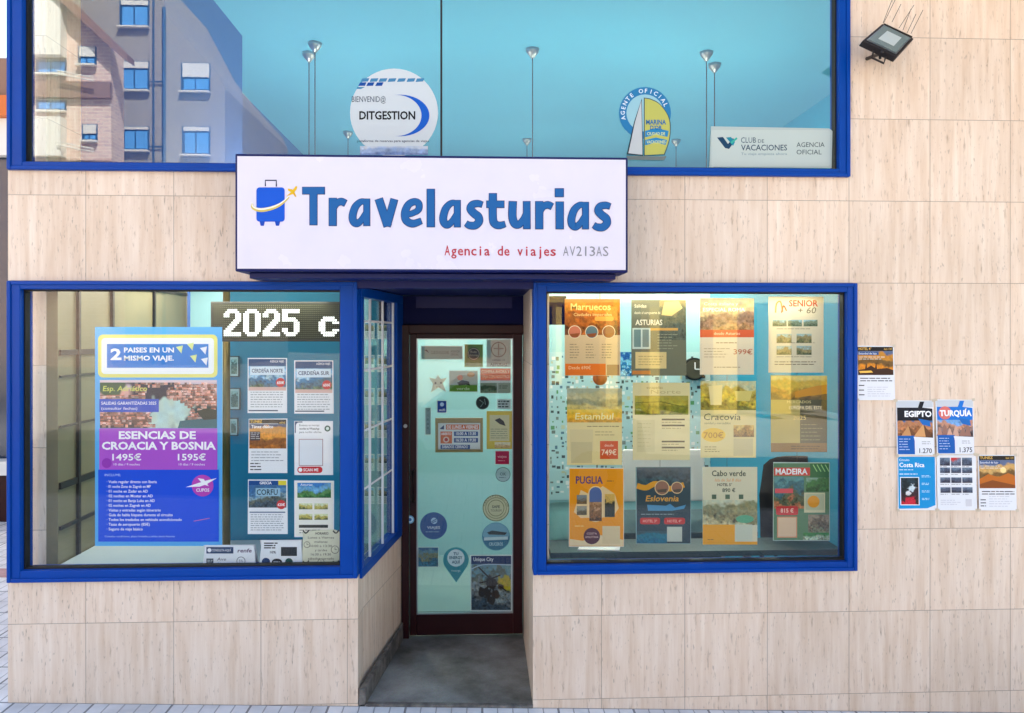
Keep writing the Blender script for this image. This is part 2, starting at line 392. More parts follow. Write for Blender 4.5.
# ================================================================= SETTING
SL=-0.030   # the street falls gently to the right
z0=PZ(357,706)-SL*PX(357)
def gz(x): return z0+SL*x
bm=bmesh.new()
def slab(bm,x0,x1,y0,y1,dz,th):
    prism(bm,[(x0,y0,gz(x0)+dz),(x1,y0,gz(x1)+dz),(x1,y1,gz(x1)+dz),(x0,y1,gz(x0)+dz)],(0,0,-th))
slab(bm,-30,30,-4.6,.02,0,.3)
tag(obj('pavement',bm,M['paver']),kind='structure')
bm=bmesh.new(); slab(bm,-30,PX(9),.02,8,0,.3)
tag(obj('side_pavement',bm,M['paver']),kind='structure')
bm=bmesh.new(); slab(bm,-30,PX(9)-.6,1.9,2.1,.004,.02)
tag(obj('red_paving_strip',bm,M['redpave']),kind='structure')
bm=bmesh.new(); slab(bm,-30,30,-4.75,-4.6,0,.3)
tag(obj('kerb',bm,M['kerb'],bevel=.01),kind='structure')
bm=bmesh.new(); slab(bm,-60,60,-60,-4.75,-.13,.2)
tag(obj('road',bm,M['asphalt']),kind='structure')
bm=bmesh.new(); slab(bm,-60,60,-60,-9.5,-.01,.12)
tag(obj('bounce_paving',bm,M['warm_bounce']),kind='structure')  # pale sheet behind the camera, added to bounce warm light onto the facade
bm=bmesh.new(); bmesh.ops.create_grid(bm,x_segments=2,y_segments=2,size=400)
for v in bm.verts: v.co.z=gz(v.co.x*.15)-2.2
tag(obj('ground',bm,M['asphalt']),kind='structure')

# ================================================================= SHOP BUILDING
XL=PX(8); XR=6.5; ZT=7.0
DY=.92                                   # depth of the entrance recess
bx0,bx1=PX(358),PX(533)                  # recess opening
rb0,rb1=PX(402,DY),PX(528,DY)
zWt=PZ(500,282.5); zWb=PZ(186,579); zWbR=PZ(694,571.5)    # lower windows outer frame
zUb=PZ(430,174); zUt=4.12
ux1=PX(848); lw0=PX(10); lw1=bx0; rw0=bx1; rw1=PX(855)
B=thing('shop_building','travertine clad ground floor shop with blue window frames and recessed entrance','building',(XL,0,gz(XL)))
T=.16
zlow=-.6
bm=bmesh.new()
box(bm,XL,bx0,0,T,zlow,zWb)                       # under left window
box(bm,rw0,rw1,0,T,zlow,zWbR)                     # under right window
box(bm,rw1,XR,0,T,zlow,zUb)                       # right wall, below the upper window
box(bm,XL,rw1,0,T,zWt,zUb)                        # band
box(bm,ux1,XR,0,T,zUb,ZT)
box(bm,XL,ux1,0,T,zUt,ZT)
# recess cheeks
pl=[(bx0,T,zlow),(rb0,DY,zlow),(rb0-.1,DY,zlow),(bx0-.12,T,zlow)]
prism(bm,pl,(0,0,zWb-.03-zlow))
box(bm,rw0,rw0+.1,T,DY,zlow,zWt)
wall=obj('wall',bm,M['stone'],B)
# rest of the shell, hidden behind the front: sides, back, roof
boxes('side_wall',[(XL,XL+.1,T,8,zlow,ZT),(XR-.1,XR,T,8,zlow,ZT),(XL,XR,8,8.2,zlow,ZT)],M['stone'],B)
boxes('roof',[(XL-.1,XR+.1,-.3,8.4,ZT,ZT+.2)],M['kerb'],B)
boxes('upper_storeys',[(XL,XR,.2,8.2,ZT+.2,13.0)],M['whitewall'],B)
boxes('shade_slab',[(PX(995),XR,-1.7,-.002,4.4,4.55),(PX(995),XR,-1.78,-1.702,4.2,5.4)],M['bronze'],B,bevel=.01)  # unseen slab and upstand, put in to shade the upper right wall
# mortar skirting along the left cheek
bm=bmesh.new(); gx=gz(bx0)
prism(bm,[(bx0+.002,.0,gx-.1),(bx0+.04,.0,gx-.1),(rb0+.012,DY-.02,gx-.1),(rb0+.002,DY-.02,gx-.1)],(0,0,.19))
obj('skirting',bm,M['skirt'],B,bevel=.006)
# recess ceiling
boxes('porch_ceiling',[(bx0-.1,rw0+.1,.06,DY+.05,zWt-.02,zWt+.1)],M['navy'],B)
zDt=PZ(460,325,DY); 
boxes('transom',[(rb0-.15,rb1+.25,DY,DY+.05,zDt+.002,zWt-.022)],M['darkblue'],B)
boxes('transom_panel',[(PX(416,DY),PX(512,DY),DY-.006,DY-.001,PZ(460,308,DY),zWt-.03)],M['navy'],B)
boxes('entrance_header',[(bx0-.01,rw0+.01,-.022,.0,zWt-.035,zWt+.02)],M['navy'],B,bevel=.003)
# porch floor
bm=bmesh.new()
pf=[(bx0,.0,gz(bx0)+.006),(bx1,.0,gz(bx1)+.006),(rw0,DY+.1,PZ(466,637,DY)+.0),(rb0-.1,DY+.1,PZ(466,637,DY))]
prism(bm,pf,(0,0,-.3))
bt=bmesh.new(); prism(bt,[(bx0+.042,-.008,gz(bx0)+.012),(bx1,-.008,gz(bx1)+.012),(bx1,.02,gz(bx1)+.014),(bx0+.042,.02,gz(bx0)+.014)],(0,0,-.2))
obj('threshold',bt,M['skirt'],B,bevel=.003)
tag(obj('porch_floor',bm,M['porch']),kind='structure')
# ---- interior shell
zC=H+2.32
boxes('interior_ceiling',[(XL+.1,XR-.1,T,8,zC,zC+.1)],M['ceil'],B)
boxes('interior_floor',[(bx1+.1,XR-.1,T+.01,8,-.05,.02),],M['floor_in'],B)
boxes('entrance_floor',[(XL+.1,bx1+.098,DY+.1,8,-.05,.02)],M['wallteal_d'],B)
boxes('interior_side_wall',[(XL+.1,-1.86,.5,1.92,2.62,zC),(XL+.1,-2.3,1.92,8,0,zC)],M['walldeep'],B)
boxes('bulkhead',[(3.35,3.45,2.4,7.7,.02,zC),(XL+.1,XR-.1,7.7,8,.02,zC)],M['wallblue'],B)
xr=PX(846,.14)
boxes('blue_partition',[(xr,xr+.08,T,2.6,.02,2.62)],M['wallblue'],B)
boxes('back_partition',[(rb0-.35,xr+.08,2.6,2.68,.02,3.0)],M['wallteal'],B)
boxes('display_back_board',[(PX(226,.62),rb0-.25,.62,.66,.2,2.55)],M['wallblue'],B)
boxes('panelled_wall',[(XL+.1,XL+.16,T,1.9,.3,2.6)],M['panel'],B)
boxes('panel_joint',[(XL+.16,XL+.172,T+.01,1.88,z,z+h_) for z,h_ in ((.9,.02),(1.12,.035),(1.45,.012),(1.72,.012),(1.84,.03),(2.25,.02))]+[(XL+.16,XL+.176,y,y+.022,.5,2.6) for y in (.34,.72,1.3)],M['bronze'],B)
boxes('display_shelf',[(XL+.17,bx0-.14,T,.6,zWb+.01,zWb+.035)],M['sill'],B,bevel=.004)
boxes('display_shelf',[(XL+.17,rb0-.3,.66,1.9,.30,.34)],M['desk'],B)
boxes('back_panel',[(XL+.2,rb0-.35,1.86,1.9,.3,2.6)],M['wallteal'],B)

# ---- windows
def window(x0,x1,z0_,z1_,fl,fr,fb,ft,name='window',gm='glass',proud=.022,label=None,mull=()):
    bm=bmesh.new()
    y0,y1=-proud,.09
    box(bm,x0,x0+fl,y0,y1,z0_,z1_); box(bm,x1-fr,x1,y0,y1,z0_,z1_)
    box(bm,x0+fl,x1-fr,y0,y1,z0_,z0_+fb); box(bm,x0+fl,x1-fr,y0,y1,z1_-ft,z1_)
    lp=.02; y2=-proud-.009
    box(bm,x0,x0+lp,y2,y0-.0005,z0_,z1_); box(bm,x1-lp,x1,y2,y0-.0005,z0_,z1_); box(bm,x0+lp,x1-lp,y2,y0-.0005,z0_,z0_+lp); box(bm,x0+lp,x1-lp,y2,y0-.0005,z1_-lp,z1_)
    f=obj(name,bm,M['blue'],B,bevel=.004)
    # inner bead, set back
    g=.008
    bm=bmesh.new(); a0,a1,b0,b1=x0+fl,x1-fr,z0_+fb,z1_-ft
    box(bm,a0,a0+g,.01,.05,b0,b1); box(bm,a1-g,a1,.01,.05,b0,b1); box(bm,a0+g,a1-g,.01,.05,b0,b0+g); box(bm,a0+g,a1-g,.01,.05,b1-g,b1)
    obj('bead',bm,M['rubber'],f)
    for m_ in mull: boxes('glass_joint',[(m_-.005,m_+.005,.024,.034,b0,b1)],M['rubber'],f)
    cuts=[a0]+[m_ for m_ in mull]+[a1]
    for i in range(len(cuts)-1):
        boxes('pane',[(cuts[i]+.006,cuts[i+1]-.006,.026,.032,b0+.003,b1-.003)],M[gm],f)
    if label: f['label']=label
    return f
k=1/190.
window(lw0,lw1,zWb,zWt,12*k,17*k,11*k,8*k,gm='glass_left',label='lower left blue framed display window')
window(rw0,rw1,zWbR,zWt,13*k,10*k,9*k,9*k,label='lower right blue framed display window full of posters')
window(lw0,ux1,zUb,zUt,14*k,11*k,8*k,12*k,gm='glass_up',label='tall upper window strip across the shop',mull=(PX(441),))
# blue edge trims beside the upper frame
# ---- splayed side window in the recess
def cheek(t,z,off=0.):      # point on the splayed cheek, t 0..1 along depth
    a=Vector((bx0,.0,0)); b=Vector((rb0,DY,0)); d=(b-a); n=Vector((d.y,-d.x,0)).normalized()
    p=a+d*t+n*off; p.z=z; return p
def cbox(bm,t0,t1,z0_,z1_,o0,o1):
    prism(bm,[cheek(t0,z0_,o0),cheek(t1,z0_,o0),cheek(t1,z0_,o1),cheek(t0,z0_,o1)],(0,0,z1_-z0_))
bm=bmesh.new(); zz0=zWb-.03+.004; zz1=zWt-.024
cbox(bm,.05,1,zz0,zz0+.05,-.06,.008); cbox(bm,.05,1,zz1-.05,zz1,-.06,.008)
cbox(bm,.05,.09,zz0+.05,zz1-.05,-.06,.008); cbox(bm,.84,1,zz0+.05,zz1-.05,-.06,.008)
cw=obj('window',bm,M['blue'],B,bevel=.003); cw['label']='narrow splayed side window of the entrance recess'
bm=bmesh.new(); cbox(bm,.091,.839,zz0+.052,zz1-.052,-.03,-.024); obj('pane',bm,M['glass_side'],cw)
bm=bmesh.new()
for t in (.28,.56,.815): cbox(bm,t,t+.013,zz0+.052,zz1-.052,-.022,-.010)
for z in (1.1,1.42,1.75,2.02): cbox(bm,.095,.835,z,z+.012,-.0235,-.0225)
obj('white_glazing_bar',bm,M['white'],cw)

# ---- door
Dd=thing('entrance_door','dark red brown glazed entrance door covered in stickers','door',(PX(466,DY),DY,PZ(466,636,DY)))
def dz(py,px=466): return PZ(px,py,DY)
def dx(px): return PX(px,DY)
boxes('door_frame',[(dx(402),dx(409.3),DY-.03,DY+.05,dz(636),zDt),(dx(523),dx(528),DY-.03,DY+.05,dz(636),zDt),(dx(409.3),dx(523),DY-.03,DY+.05,dz(333.6),zDt),(dx(400),dx(528),DY+.05,DY+.07,dz(335),zDt+.05)],M['brown'],Dd,bevel=.003)
yl=DY-.012
leaf=[(dx(410),dx(416.8),yl,DY+.04,dz(634),dz(333.8)),(dx(513),dx(522.4),yl,DY+.04,dz(634),dz(333.8)),(dx(416.8),dx(513),yl,DY+.04,dz(333.8),dz(338.5)),(dx(416.8),dx(513),yl,DY+.04,dz(634),dz(613))]
boxes('door_leaf',leaf,M['brown'],Dd,bevel=.004)
g=.006
boxes('glazing_bead',[(dx(416.8),dx(416.8)+g,yl-.004,DY+.01,dz(613),dz(338.5)),(dx(513)-g,dx(513),yl-.004,DY+.01,dz(613),dz(338.5)),(dx(416.8)+g,dx(513)-g,yl-.004,DY+.01,dz(613),dz(613)+g),(dx(416.8)+g,dx(513)-g,yl-.004,DY+.01,dz(338.5)-g,dz(338.5))],M['steel'],Dd)
boxes('door_glass',[(dx(417)+g,dx(512.8)-g,DY,DY+.006,dz(612.8)+g,dz(338.7)-g)],M['glass_door'],Dd)
bm=bmesh.new(); tube(bm,[(dx(406),DY-.045,dz(425)),(dx(406),DY-.028,dz(425))],.012,16); obj('lock',bm,M['steel'],Dd)
bm=bmesh.new(); tube(bm,[(dx(413.5),DY-.02,dz(470)),(dx(413.5),DY-.05,dz(470)),(dx(413.5),DY-.05,dz(500)),(dx(413.5),DY-.02,dz(500))],.008,10); obj('handle',bm,M['bronze'],Dd,smooth=True)
s=Sheet(DY-.0135,(405.8,515.5,414.2,523.8),(120,180,215),shape=[(410+4.1*math.cos(a*.3491),519.6+4.1*math.sin(a*.3491)) for a in range(18)],thick=.001)
s.c_(410,519.6,3,(200,232,245)); s.c_(410,519.6,1.6,(60,120,180)); s.done('round_sticker',M['gloss'],'tiny pale blue round sticker on the left stile of the brown door','sticker')

# ================================================================= SIGN
SY=-.26
S=thing('shop_sign','large white lightbox sign with blue lettering and suitcase emblem above the entrance','sign',P(431,272,SY))
a=P(235,153,SY); b=P(628,272,SY)
zt=PZ(431,155.5,SY); zb=PZ(431,272,SY)
boxes('cabinet',[(a.x,b.x,SY,-.023,zb,zt)],M['navy'],S,bevel=.006)
boxes('panel',[(a.x+.012,b.x-.012,SY-.004,SY-.0005,zb+.013,zt-.013)],M['signwhite'],S)
bm=bmesh.new(); box(bm,a.x+.05,b.x-.05,-.2,-.03,zb-.03,zb-.001); obj('bracket',bm,M['navy'],S,bevel=.004)
SF=SY-.005
s=Sheet(SF,(306,189,320,192),(226,220,234),thick=.0004)
def z1(x,y): return (240+x/5.12,160+y/5.12)
def z2(x,y): return (430+x/5.12,160+y/5.12)
LET=[]
def st(zf,pts,w,smooth=True):
    p=cat_rom(pts,8) if smooth and len(pts)>2 else pts
    if isinstance(w,(list,tuple)):
        n=len(p); ww=[]
        for i in range(n):
            t=i/(n-1)*(len(w)-1); k_=min(int(t),len(w)-2); ww.append((w[k_]*(1-(t-k_))+w[k_+1]*(t-k_))/5.12)
    else: ww=[w/5.12]*len(p)
    LET.append(([zf(*q) for q in p],ww))
def La(zf,x,y):   # 'a' with top-left of box at x,y ; 108 x 143
    st(zf,[(x+92,y+2),(x+92,y+138)],31,False)
    st(zf,[(x+92,y+17),(x+62,y+16),(x+34,y+42),(x+20,y+86),(x+24,y+116),(x+42,y+127),(x+64,y+110),(x+84,y+74)],[24,28,34,36,36,34,28,20])
def Ls(zf,x,y):
    st(zf,[(x+84,y+22),(x+62,y+16),(x+34,y+22),(x+24,y+44),(x+42,y+66),(x+64,y+84),(x+68,y+108),(x+48,y+128),(x+20,y+128),(x+2,y+118)],[28,32,34,36,38,38,36,36,34,28])
def Lr(zf,x,y):
    st(zf,[(x+18,y),(x+18,y+140)],37,False); st(zf,[(x+22,y+52),(x+38,y+26),(x+62,y+17),(x+83,y+26)],[26,32,34,32])
st(z1,[(320,157),(433,157)],34,False); st(z1,[(376,157),(376,332)],37,False)
Lr(z1,457,196); La(z1,557,198)
st(z1,[(711,200),(756,338)],39,False); st(z1,[(790,202),(752,338)],36,False)
st(z1,[(852,279),(880,274),(906,262)],[27,27,26]); st(z1,[(898,268),(916,250),(914,222),(890,214),(862,230),(845,268),(850,308),(884,326),(928,312)],[26,30,32,32,34,36,36,36,28])
st(z1,[(977,150),(977,342)],38,False)
La(z2,48,205); Ls(z2,183,207)
st(z2,[(322,172),(322,300),(334,328),(356,335),(384,328)],[37,37,37,34,28]); st(z2,[(290,227),(379,227)],33,False)
st(z2,[(424,213),(422,290),(434,326),(456,330),(480,300),(494,260)],[38,38,38,34,28,22]); st(z2,[(495,213),(496,352)],34,False)
Lr(z2,541,213); st(z2,[(662,147),(662,188)],42,False); st(z2,[(664,215),(664,353)],38,False)
La(z2,704,215); Ls(z2,837,216)
for p,w in LET:
    d=Vector((p[-1][0]-p[-2][0],p[-1][1]-p[-2][1])).normalized()*.5; e=Vector((p[0][0]-p[1][0],p[0][1]-p[1][1])).normalized()*.5
    q=[(p[0][0]+e.x,p[0][1]+e.y)]+p[1:-1]+[(p[-1][0]+d.x,p[-1][1]+d.y)]
    s.stroke(q,[x+1.1 for x in w],(24,48,96))
for p,w in LET: s.stroke(p,w,(30,98,162))
s.done('lettering',M['gloss'],parent=S)
def mono(s,txt,x0,x1,base,h,c,bold=0.):
    n=len(txt); w=(x1-x0)/n
    for i,ch in enumerate(txt):
        if ch!=' ': s.t(ch,x0+w*(i+.5),base+.0055*(w*i),h,c,w=w*.82 if ch not in 'ijl1' else None,bold=bold)
cw_=(556.5-444)/17
for wd,i0,x0_,x1_,c,b_ in (('Agencia',0,0,0,(186,52,66),.012),('de',8,0,0,(186,52,66),.012),('viajes',11,0,0,(186,52,66),.012),('AV213AS',17,562.5,609,(140,140,146),0)):
    xa=x0_ or 444+cw_*i0; xb=x1_ or xa+cw_*len(wd)
    s=Sheet(SF,(xa+1,256.5,xa+1.3,256.7),(226,220,234),thick=.0004); s.STEP=.00006
    mono(s,wd,xa,xb,255.2+.0055*(xa-444),9.5,c,b_); s.done('subtitle_word',M['gloss'],parent=S)
# suitcase emblem
s=Sheet(SF,(262,192,280,210),(226,220,234),thick=.0004)
s.stroke([z1(130,134),z1(130,104),z1(186,104),z1(186,136)],1.3,(16,24,70))
s.r(*z1(84,140),*z1(229,316),(10,88,206),rad=3.2)
for x in (114,192): s.poly([z1(x-14,314),z1(x+14,314),z1(x+8,337),z1(x-8,337)],(10,70,180))
sw=cat_rom([z1(62,222),z1(66,243),z1(100,256),z1(150,250),z1(205,228),z1(252,190)],8)
s.stroke(sw,[1+3.0*math.sin(math.pi*min(1,i/(len(sw)-1)*1.0))**.7 for i in range(len(sw))],(214,192,96))
s.stroke([(x,y-.9) for x,y in sw],[.5+1.2*math.sin(math.pi*i/(len(sw)-1)) for i in range(len(sw))],(250,245,225))
s.poly([z1(236,186),z1(262,164),z1(286,133),z1(294,136),z1(290,150),z1(272,174)],(236,190,30))
s.poly([z1(244,146),z1(268,150),z1(276,162),z1(264,166),z1(246,156)],(236,190,30)); s.poly([z1(276,158),z1(290,190),z1(282,188),z1(268,170)],(226,176,24))
s.done('suitcase_emblem',M['gloss'],parent=S)

# ================================================================= LED DISPLAY
LY=.085
L_=thing('led_display','black dot matrix display lit with white 2025 hanging in left window','led display',P(275,341,LY))
a=P(210.5,301.5,LY); b=P(340,341.5,LY)
boxes('casing',[(a.x,b.x+.03,LY,LY+.05,b.z,a.z)],mat('led_casing',(46,48,40),.5),L_,bevel=.004)
s=Sheet(LY-.0006,(213,304,340,339),(52,54,42),thick=.0004)
y=s.lay()
for j in range(17):
    for i in range(64):
        x0=214+i*1.97; y0=305+j*2.0; s.poly([(x0,y0),(x0+.9,y0),(x0+.9,y0+.9),(x0,y0+.9)],(104,106,84),y)
s.done('dot_matrix',M['print'],parent=L_)
BMP={'2':["001111100","011111110","111000111","111000111","000000111","000001111","000011110","000111100","001111000","011110000","111100000","111111111","111111111"],
'0':["001111100","011111110","111000111","111000111","111000111","111000111","111000111","111000111","111000111","111000111","111000111","011111110","001111100"],
'5':["111111111","111111111","111000000","111000000","111111100","111111110","000000111","000000111","000000111","111000111","111000111","011111110","001111100"],
'C':["001111100","011111110","111000111","111000000","111000000","111000111","011111110","001111100"]}
s=Sheet(LY-.0014,(229,309.6,231,311),(255,255,255),thick=.0002); y=s.lay()
def led(ch,x0,y0,cw,chh):
    for j,row in enumerate(BMP[ch]):
        for i,q in enumerate(row):
            if q=='1':
                a_,b_=x0+i*cw+.22,y0+j*chh+.22; s.poly([(a_,b_),(a_+cw-.44,b_),(a_+cw-.44,b_+chh-.44),(a_,b_+chh-.44)],(250,255,246),y)
for ch,x in (('2',223.6),('0',243.2),('2',262.6),('5',282)): led(ch,x,309,1.95,2.1)
s.done('lit_digits',M['ledlit'],parent=L_)
s=Sheet(LY-.0014,(323,317,325,318),(255,255,255),thick=.0002); y=s.lay()
led('C',318.5,316.5,2.3,2.5)
s.done('lit_letter',M['ledlit'],parent=L_)

# ================================================================= POSTERS IN THE LEFT WINDOW
PY=.075
def flyer(r,s_): pass
G='flyers and posters inside the left window'
s=Sheet(PY,(95,327,222,546),(86,176,238),thick=.003); 
s.r(98,334.5,217.5,377.5,(236,232,130),rad=5); s.r(101.5,338,214,374,(246,250,250),rad=3.5); s.r(107,344,208.5,367.8,(40,130,214))
s.t('2',110.5,359.5,10.5,W_,w=11,al='l',bold=.035); s.t('PAISES EN UN',124,352.3,4.6,W_,w=50,al='l',bold=.03); s.t('MISMO VIAJE.',124,360.4,4.6,W_,w=50,al='l',bold=.03)
for x,y in ((180,349),(191,346),(194,358),(204,350),(205,361)): s.poly([(x-4,y-2),(x+3,y-3.5),(x+1.5,y+4.5)],(226,240,160) if x<200 else (240,244,250))
s.ph(100,380,217,428,[(206,190,200),(222,170,160),(190,130,112),(120,80,70),(70,54,60)],3,1.5,.6,blobs=((.42,.25,.22,(20,26,60)),(.62,.78,.2,(186,216,206)),(.92,.9,.16,(10,50,60)),(.1,.1,.12,(60,90,60))))
y=s.lay(); rg=random.Random(9)
s.r(100,380,217,382.5,(226,206,212))
for jr in range(17):
    hy=382.5+jr*2.65; hx=100.3; y-=s.STEP*.6
    while hx<214.5:
        w_=rg.uniform(1.5,4.2); h_=rg.uniform(1.6,3.0); u_=(hx+w_/2-100)/117; v_=(hy-380)/48; x_=hx; hx+=w_+.05
        if (.40<u_<.58 and .12<v_<.6) or ((u_-.60)/.16)**2+((v_-.74)/.36)**2<1 or (u_>.64 and v_>.78) or (u_<.3 and v_<.3) or rg.random()<.22: continue
        k_=rg.choice([.6,.8,1,1.06])
        b_=rg.choice([(226,178,166),(208,156,140),(238,204,194),(150,104,90),(232,170,150)]); r_=rg.choice([(186,96,70),(130,74,62),(96,56,54),(206,120,90)])
        s.poly([(x_,hy),(x_+w_,hy),(x_+w_,hy+h_),(x_,hy+h_)],tuple(min(255,int(q*k_)) for q in b_),y); s.poly([(x_,hy),(x_+w_,hy),(x_+w_*.9,hy-.9),(x_+.2,hy-.8)],r_,y-s.STEP*.15)
        if w_>2.2: s.poly([(x_+.6,hy+.8),(x_+1.1,hy+.8),(x_+1.1,hy+1.5),(x_+.6,hy+1.5)],(70,50,54),y-s.STEP*.15)
s.k+=13
s.poly([(180,421),(217,417),(217,428),(178,428)],(14,96,110)); s.poly([(196,411),(208,408),(217,410),(217,419),(204,420)],(26,40,34))
s.t('Esp. Adriático',103,391,5,(220,226,110),w=44,al='l',skew=.15,bold=.01)
s.r(99.5,399,159,412,(12,76,196)); s.t('SALIDAS GARANTIZADAS 2025',101.5,404.6,3,W_,w=55,al='l',bold=.01); s.t('(consultar fechas)',101.5,409.6,2.6,W_,w=36,al='l')
s.r(99.5,428.3,217.5,469.5,(178,84,206)); s.c_(107,463,5,(150,50,180))
s.t('ESENCIAS DE',157.5,438.7,7.2,W_,w=77,bold=.035); s.t('CROACIA Y BOSNIA',159,449.3,7.2,W_,w=114,bold=.035)
s.t('1495€',127,460.2,6.2,W_,w=29,bold=.018); s.t('1595€',192,460.2,6.2,W_,w=28,bold=.018); s.t('10 días / 9 noches',127,465.3,2.1,W_,w=26); s.t('10 días / 9 noches',192,465.3,2.1,W_,w=26)
s.r(98.5,469.5,219,541.5,(0,80,222))
s.t('INCLUYE:',105,476,2.2,(200,226,250),w=16,al='l')
for i,(tx,w) in enumerate([('Vuelo regular directo con Iberia',50),('01 noche Zona de Zagreb en MP',44),('01 noche en Zadar en AD',41),('02 noches en Mostar en AD',46),('01 noche en Banja Luka en AD',48),('02 noches en Zagreb en AD',44),('Visitas y entradas según itinerario',54),('Guía de habla hispana durante el circuito',66),('Todos los traslados en vehículo acondicionado',75),('Tasas de aeropuerto (85€)',43),('Seguro de viaje básico',36)]):
    s.t('· '+tx,107,483+i*4.72,2.7,W_,w=w,al='l',bold=.012)
s.t('Consultar condiciones, plazas limitadas y salidas desde Asturias',105,537,1.7,(200,226,250),w=70,al='l')
s.c_(202.8,485.5,10.8,(196,70,186)); s.poly([(186,487),(206,480.5),(217,478),(207,484),(200,486.5)],W_); s.poly([(198,478),(204,479),(209,486),(203,484)],W_); s.t('CUPOS',203,491.5,3.2,W_,w=13,bold=.02)
s.stroke([(194,521),(210,518)],.6,(230,120,160))
s.done('travel_poster',M['gloss'],'tall blue and purple poster advertising Croatia and Bosnia in the left window','poster')
def a4(r,label,fn,Y=PY,group=None,name='flyer',base=(238,240,242),m=None,jig=.4):
    s=Sheet(Y,r,base,jig=jig); fn(s,*r)
    if Y<0:
        x0,y0,x1,y1=r
        for a_,b_ in ((x0,y0),(x1,y0),(x0,y1),(x1,y1)):
            e=random.uniform(-.5,.5); s.poly([(a_-1.6,b_-1.2+e),(a_+1.4,b_-1.6),(a_+1.8,b_+1.0+e),(a_-1.2,b_+1.4)],(214,200,176))
    o=s.done(name,m,label,'flyer' if name=='flyer' else name.replace('_',' '),group)
    if Y<0:
        q=random.uniform(.02,.045); o.rotation_euler.x=-q; o.location.y-=.15*q-.002
    return o
RED=(206,44,44)
def cerd(sub,seed):
    def fn(s,x0,y0,x1,y1):
        s.r(x0+1,y0+1,x1-1,y0+8,(30,72,120)); s.t('AGENCIA VIAJES',x1-3,y0+4.5,2.2,W_,w=14,al='r')
        s.ph(x0+1,y0+8,x1-1,y0+29,[(120,176,210),(160,200,220),(60,120,160),(70,110,130),(90,120,90)],seed,1.2,.9)
        s.r(x0+2.5,y0+8.5,x1-2.5,y0+17,(214,230,240)); s.t(sub,(x0+x1)/2,y0+14.5,3.6,(30,60,100),w=31,bold=.02)
        s.c_(x1-6.5,y0+24.5,4.6,RED); s.t('650€',x1-6.5,y0+26,2.6,W_,w=7,bold=.02)
        s.r(x0+1,y0+29,x1-1,y0+32.5,(216,180,170)); s.ln(x0+3,y0+33,x1-3,y0+50,7,(110,120,130),.6,.1,3); s.r(x0+1,y1-3,x1-9,y1-1.8,(30,50,90))
    return fn
a4((247.6,358,287,413),'flyer headed Cerdeña Norte, upper left of the six sheets in left window',cerd('CERDEÑA NORTE',11),group=G)
a4((294.3,360.4,333.3,413.6),'flyer headed Cerdeña Sur, upper right of the six sheets in left window',cerd('CERDEÑA SUR',12),group=G)
def tunez(s,x0,y0,x1,y1):
    s.r(x0+1,y0+1,x1-1,y0+5,(50,40,30)); s.t('TUNEZ',x0+2,y0+4.4,3,(240,190,80),w=12,al='l',bold=.02); s.r(x1-9,y0+1,x1-1,y0+9,(36,32,34)); s.t('499€',x1-5,y0+5.5,2.2,(250,200,90),w=6)
    s.ph(x0+1,y0+5.5,x1-1,y0+30,[(90,96,120),(214,150,70),(236,160,60),(150,90,40),(196,120,46)],21,1.1,.45)
    s.t('Túnez clásico',x0+3,y0+9.6,3,W_,w=22,al='l',bold=.02); s.r(x0+1.5,y0+13,x0+12,y0+22,(70,60,66)); s.ln(x0+2.5,y0+13.5,x0+12,y0+21,4,(220,220,220),.5)
    s.ln(x0+3,y0+32,x1-3,y1-11,4,(120,130,140),.6,.2,4); s.ln(x0+2,y1-11,x0+14,y1-2,3,(50,50,60),1.,.2,6)
a4((248.3,418.5,287.3,473),'flyer with orange desert photo and dark heading in left window',tunez,group=G)
def whats(s,x0,y0,x1,y1):
    s.r(x0+.5,y0+.5,x0+8,y0+12,(30,64,110)); s.r(x0+1.5,y0+1.5,x1-1,y1-12,(244,244,244),rad=3)
    s.t('Envíanos un mensaje',x0+5,y0+5.2,2,(30,30,30),w=20,al='l'); s.t('escribe tu WhatsApp',x0+5,y0+8.6,2,(30,30,30),w=20,al='l',bold=.02); s.t('para recibir ofertas',x0+5,y0+12,2,(30,30,30),w=22,al='l')
    s.c_(x1-5.5,y0+7.5,3,(20,80,60)); s.c_(x1-5.5,y0+7.5,1.6,(220,240,230))
    s.r(x0+4.5,y0+18,x1-10,y1-9.3,(150,60,60)); s.r(x0+5,y0+18.5,x1-10.5,y1-9.8,(232,236,240)); 
    s.r(x0+3,y1-8.5,x1-10.5,y1-2,(206,50,56),rad=3); s.t('SCAN ME',x0+16.5,y1-3.8,2.8,W_,w=15,bold=.02); s.c_(x0+6,y1-5.2,2,W_)
a4((294.4,421,333,475),'white flyer with red pill shaped button beneath a square in left window',whats,group=G)
def corfu(s,x0,y0,x1,y1):
    s.r(x0+1,y0+1,x1-9,y0+5.5,(22,74,140)); s.t('GRECIA',x0+18,y0+4.6,2.6,W_,w=12,bold=.02); s.r(x1-9,y0+1,x1-1,y0+6,(230,214,60))
    s.ph(x0+1,y0+5.5,x1-1,y0+28,[(60,110,160),(90,140,180),(130,160,170),(90,100,90),(60,80,90)],31,1.1,.9)
    s.r(x0+8,y0+8.5,x1-7,y0+16.5,(150,190,210)); s.t('CORFU',x0+19.5,y0+15.2,5.4,(20,50,60),w=21,bold=.015)
    s.c_(x1-6,y0+25,4.6,RED); s.t('620€',x1-6,y0+26.3,2.5,W_,w=7,bold=.02)
    s.r(x0+2,y0+32,x1-2,y0+33.2,(90,110,140)); s.ln(x0+3,y0+34,x1-3,y1-3,8,(120,130,140),.6,.1,3)
a4((247.7,479.6,287.3,534),'flyer headed Corfu with blue sea photo and red price disc in left window',corfu,group=G)
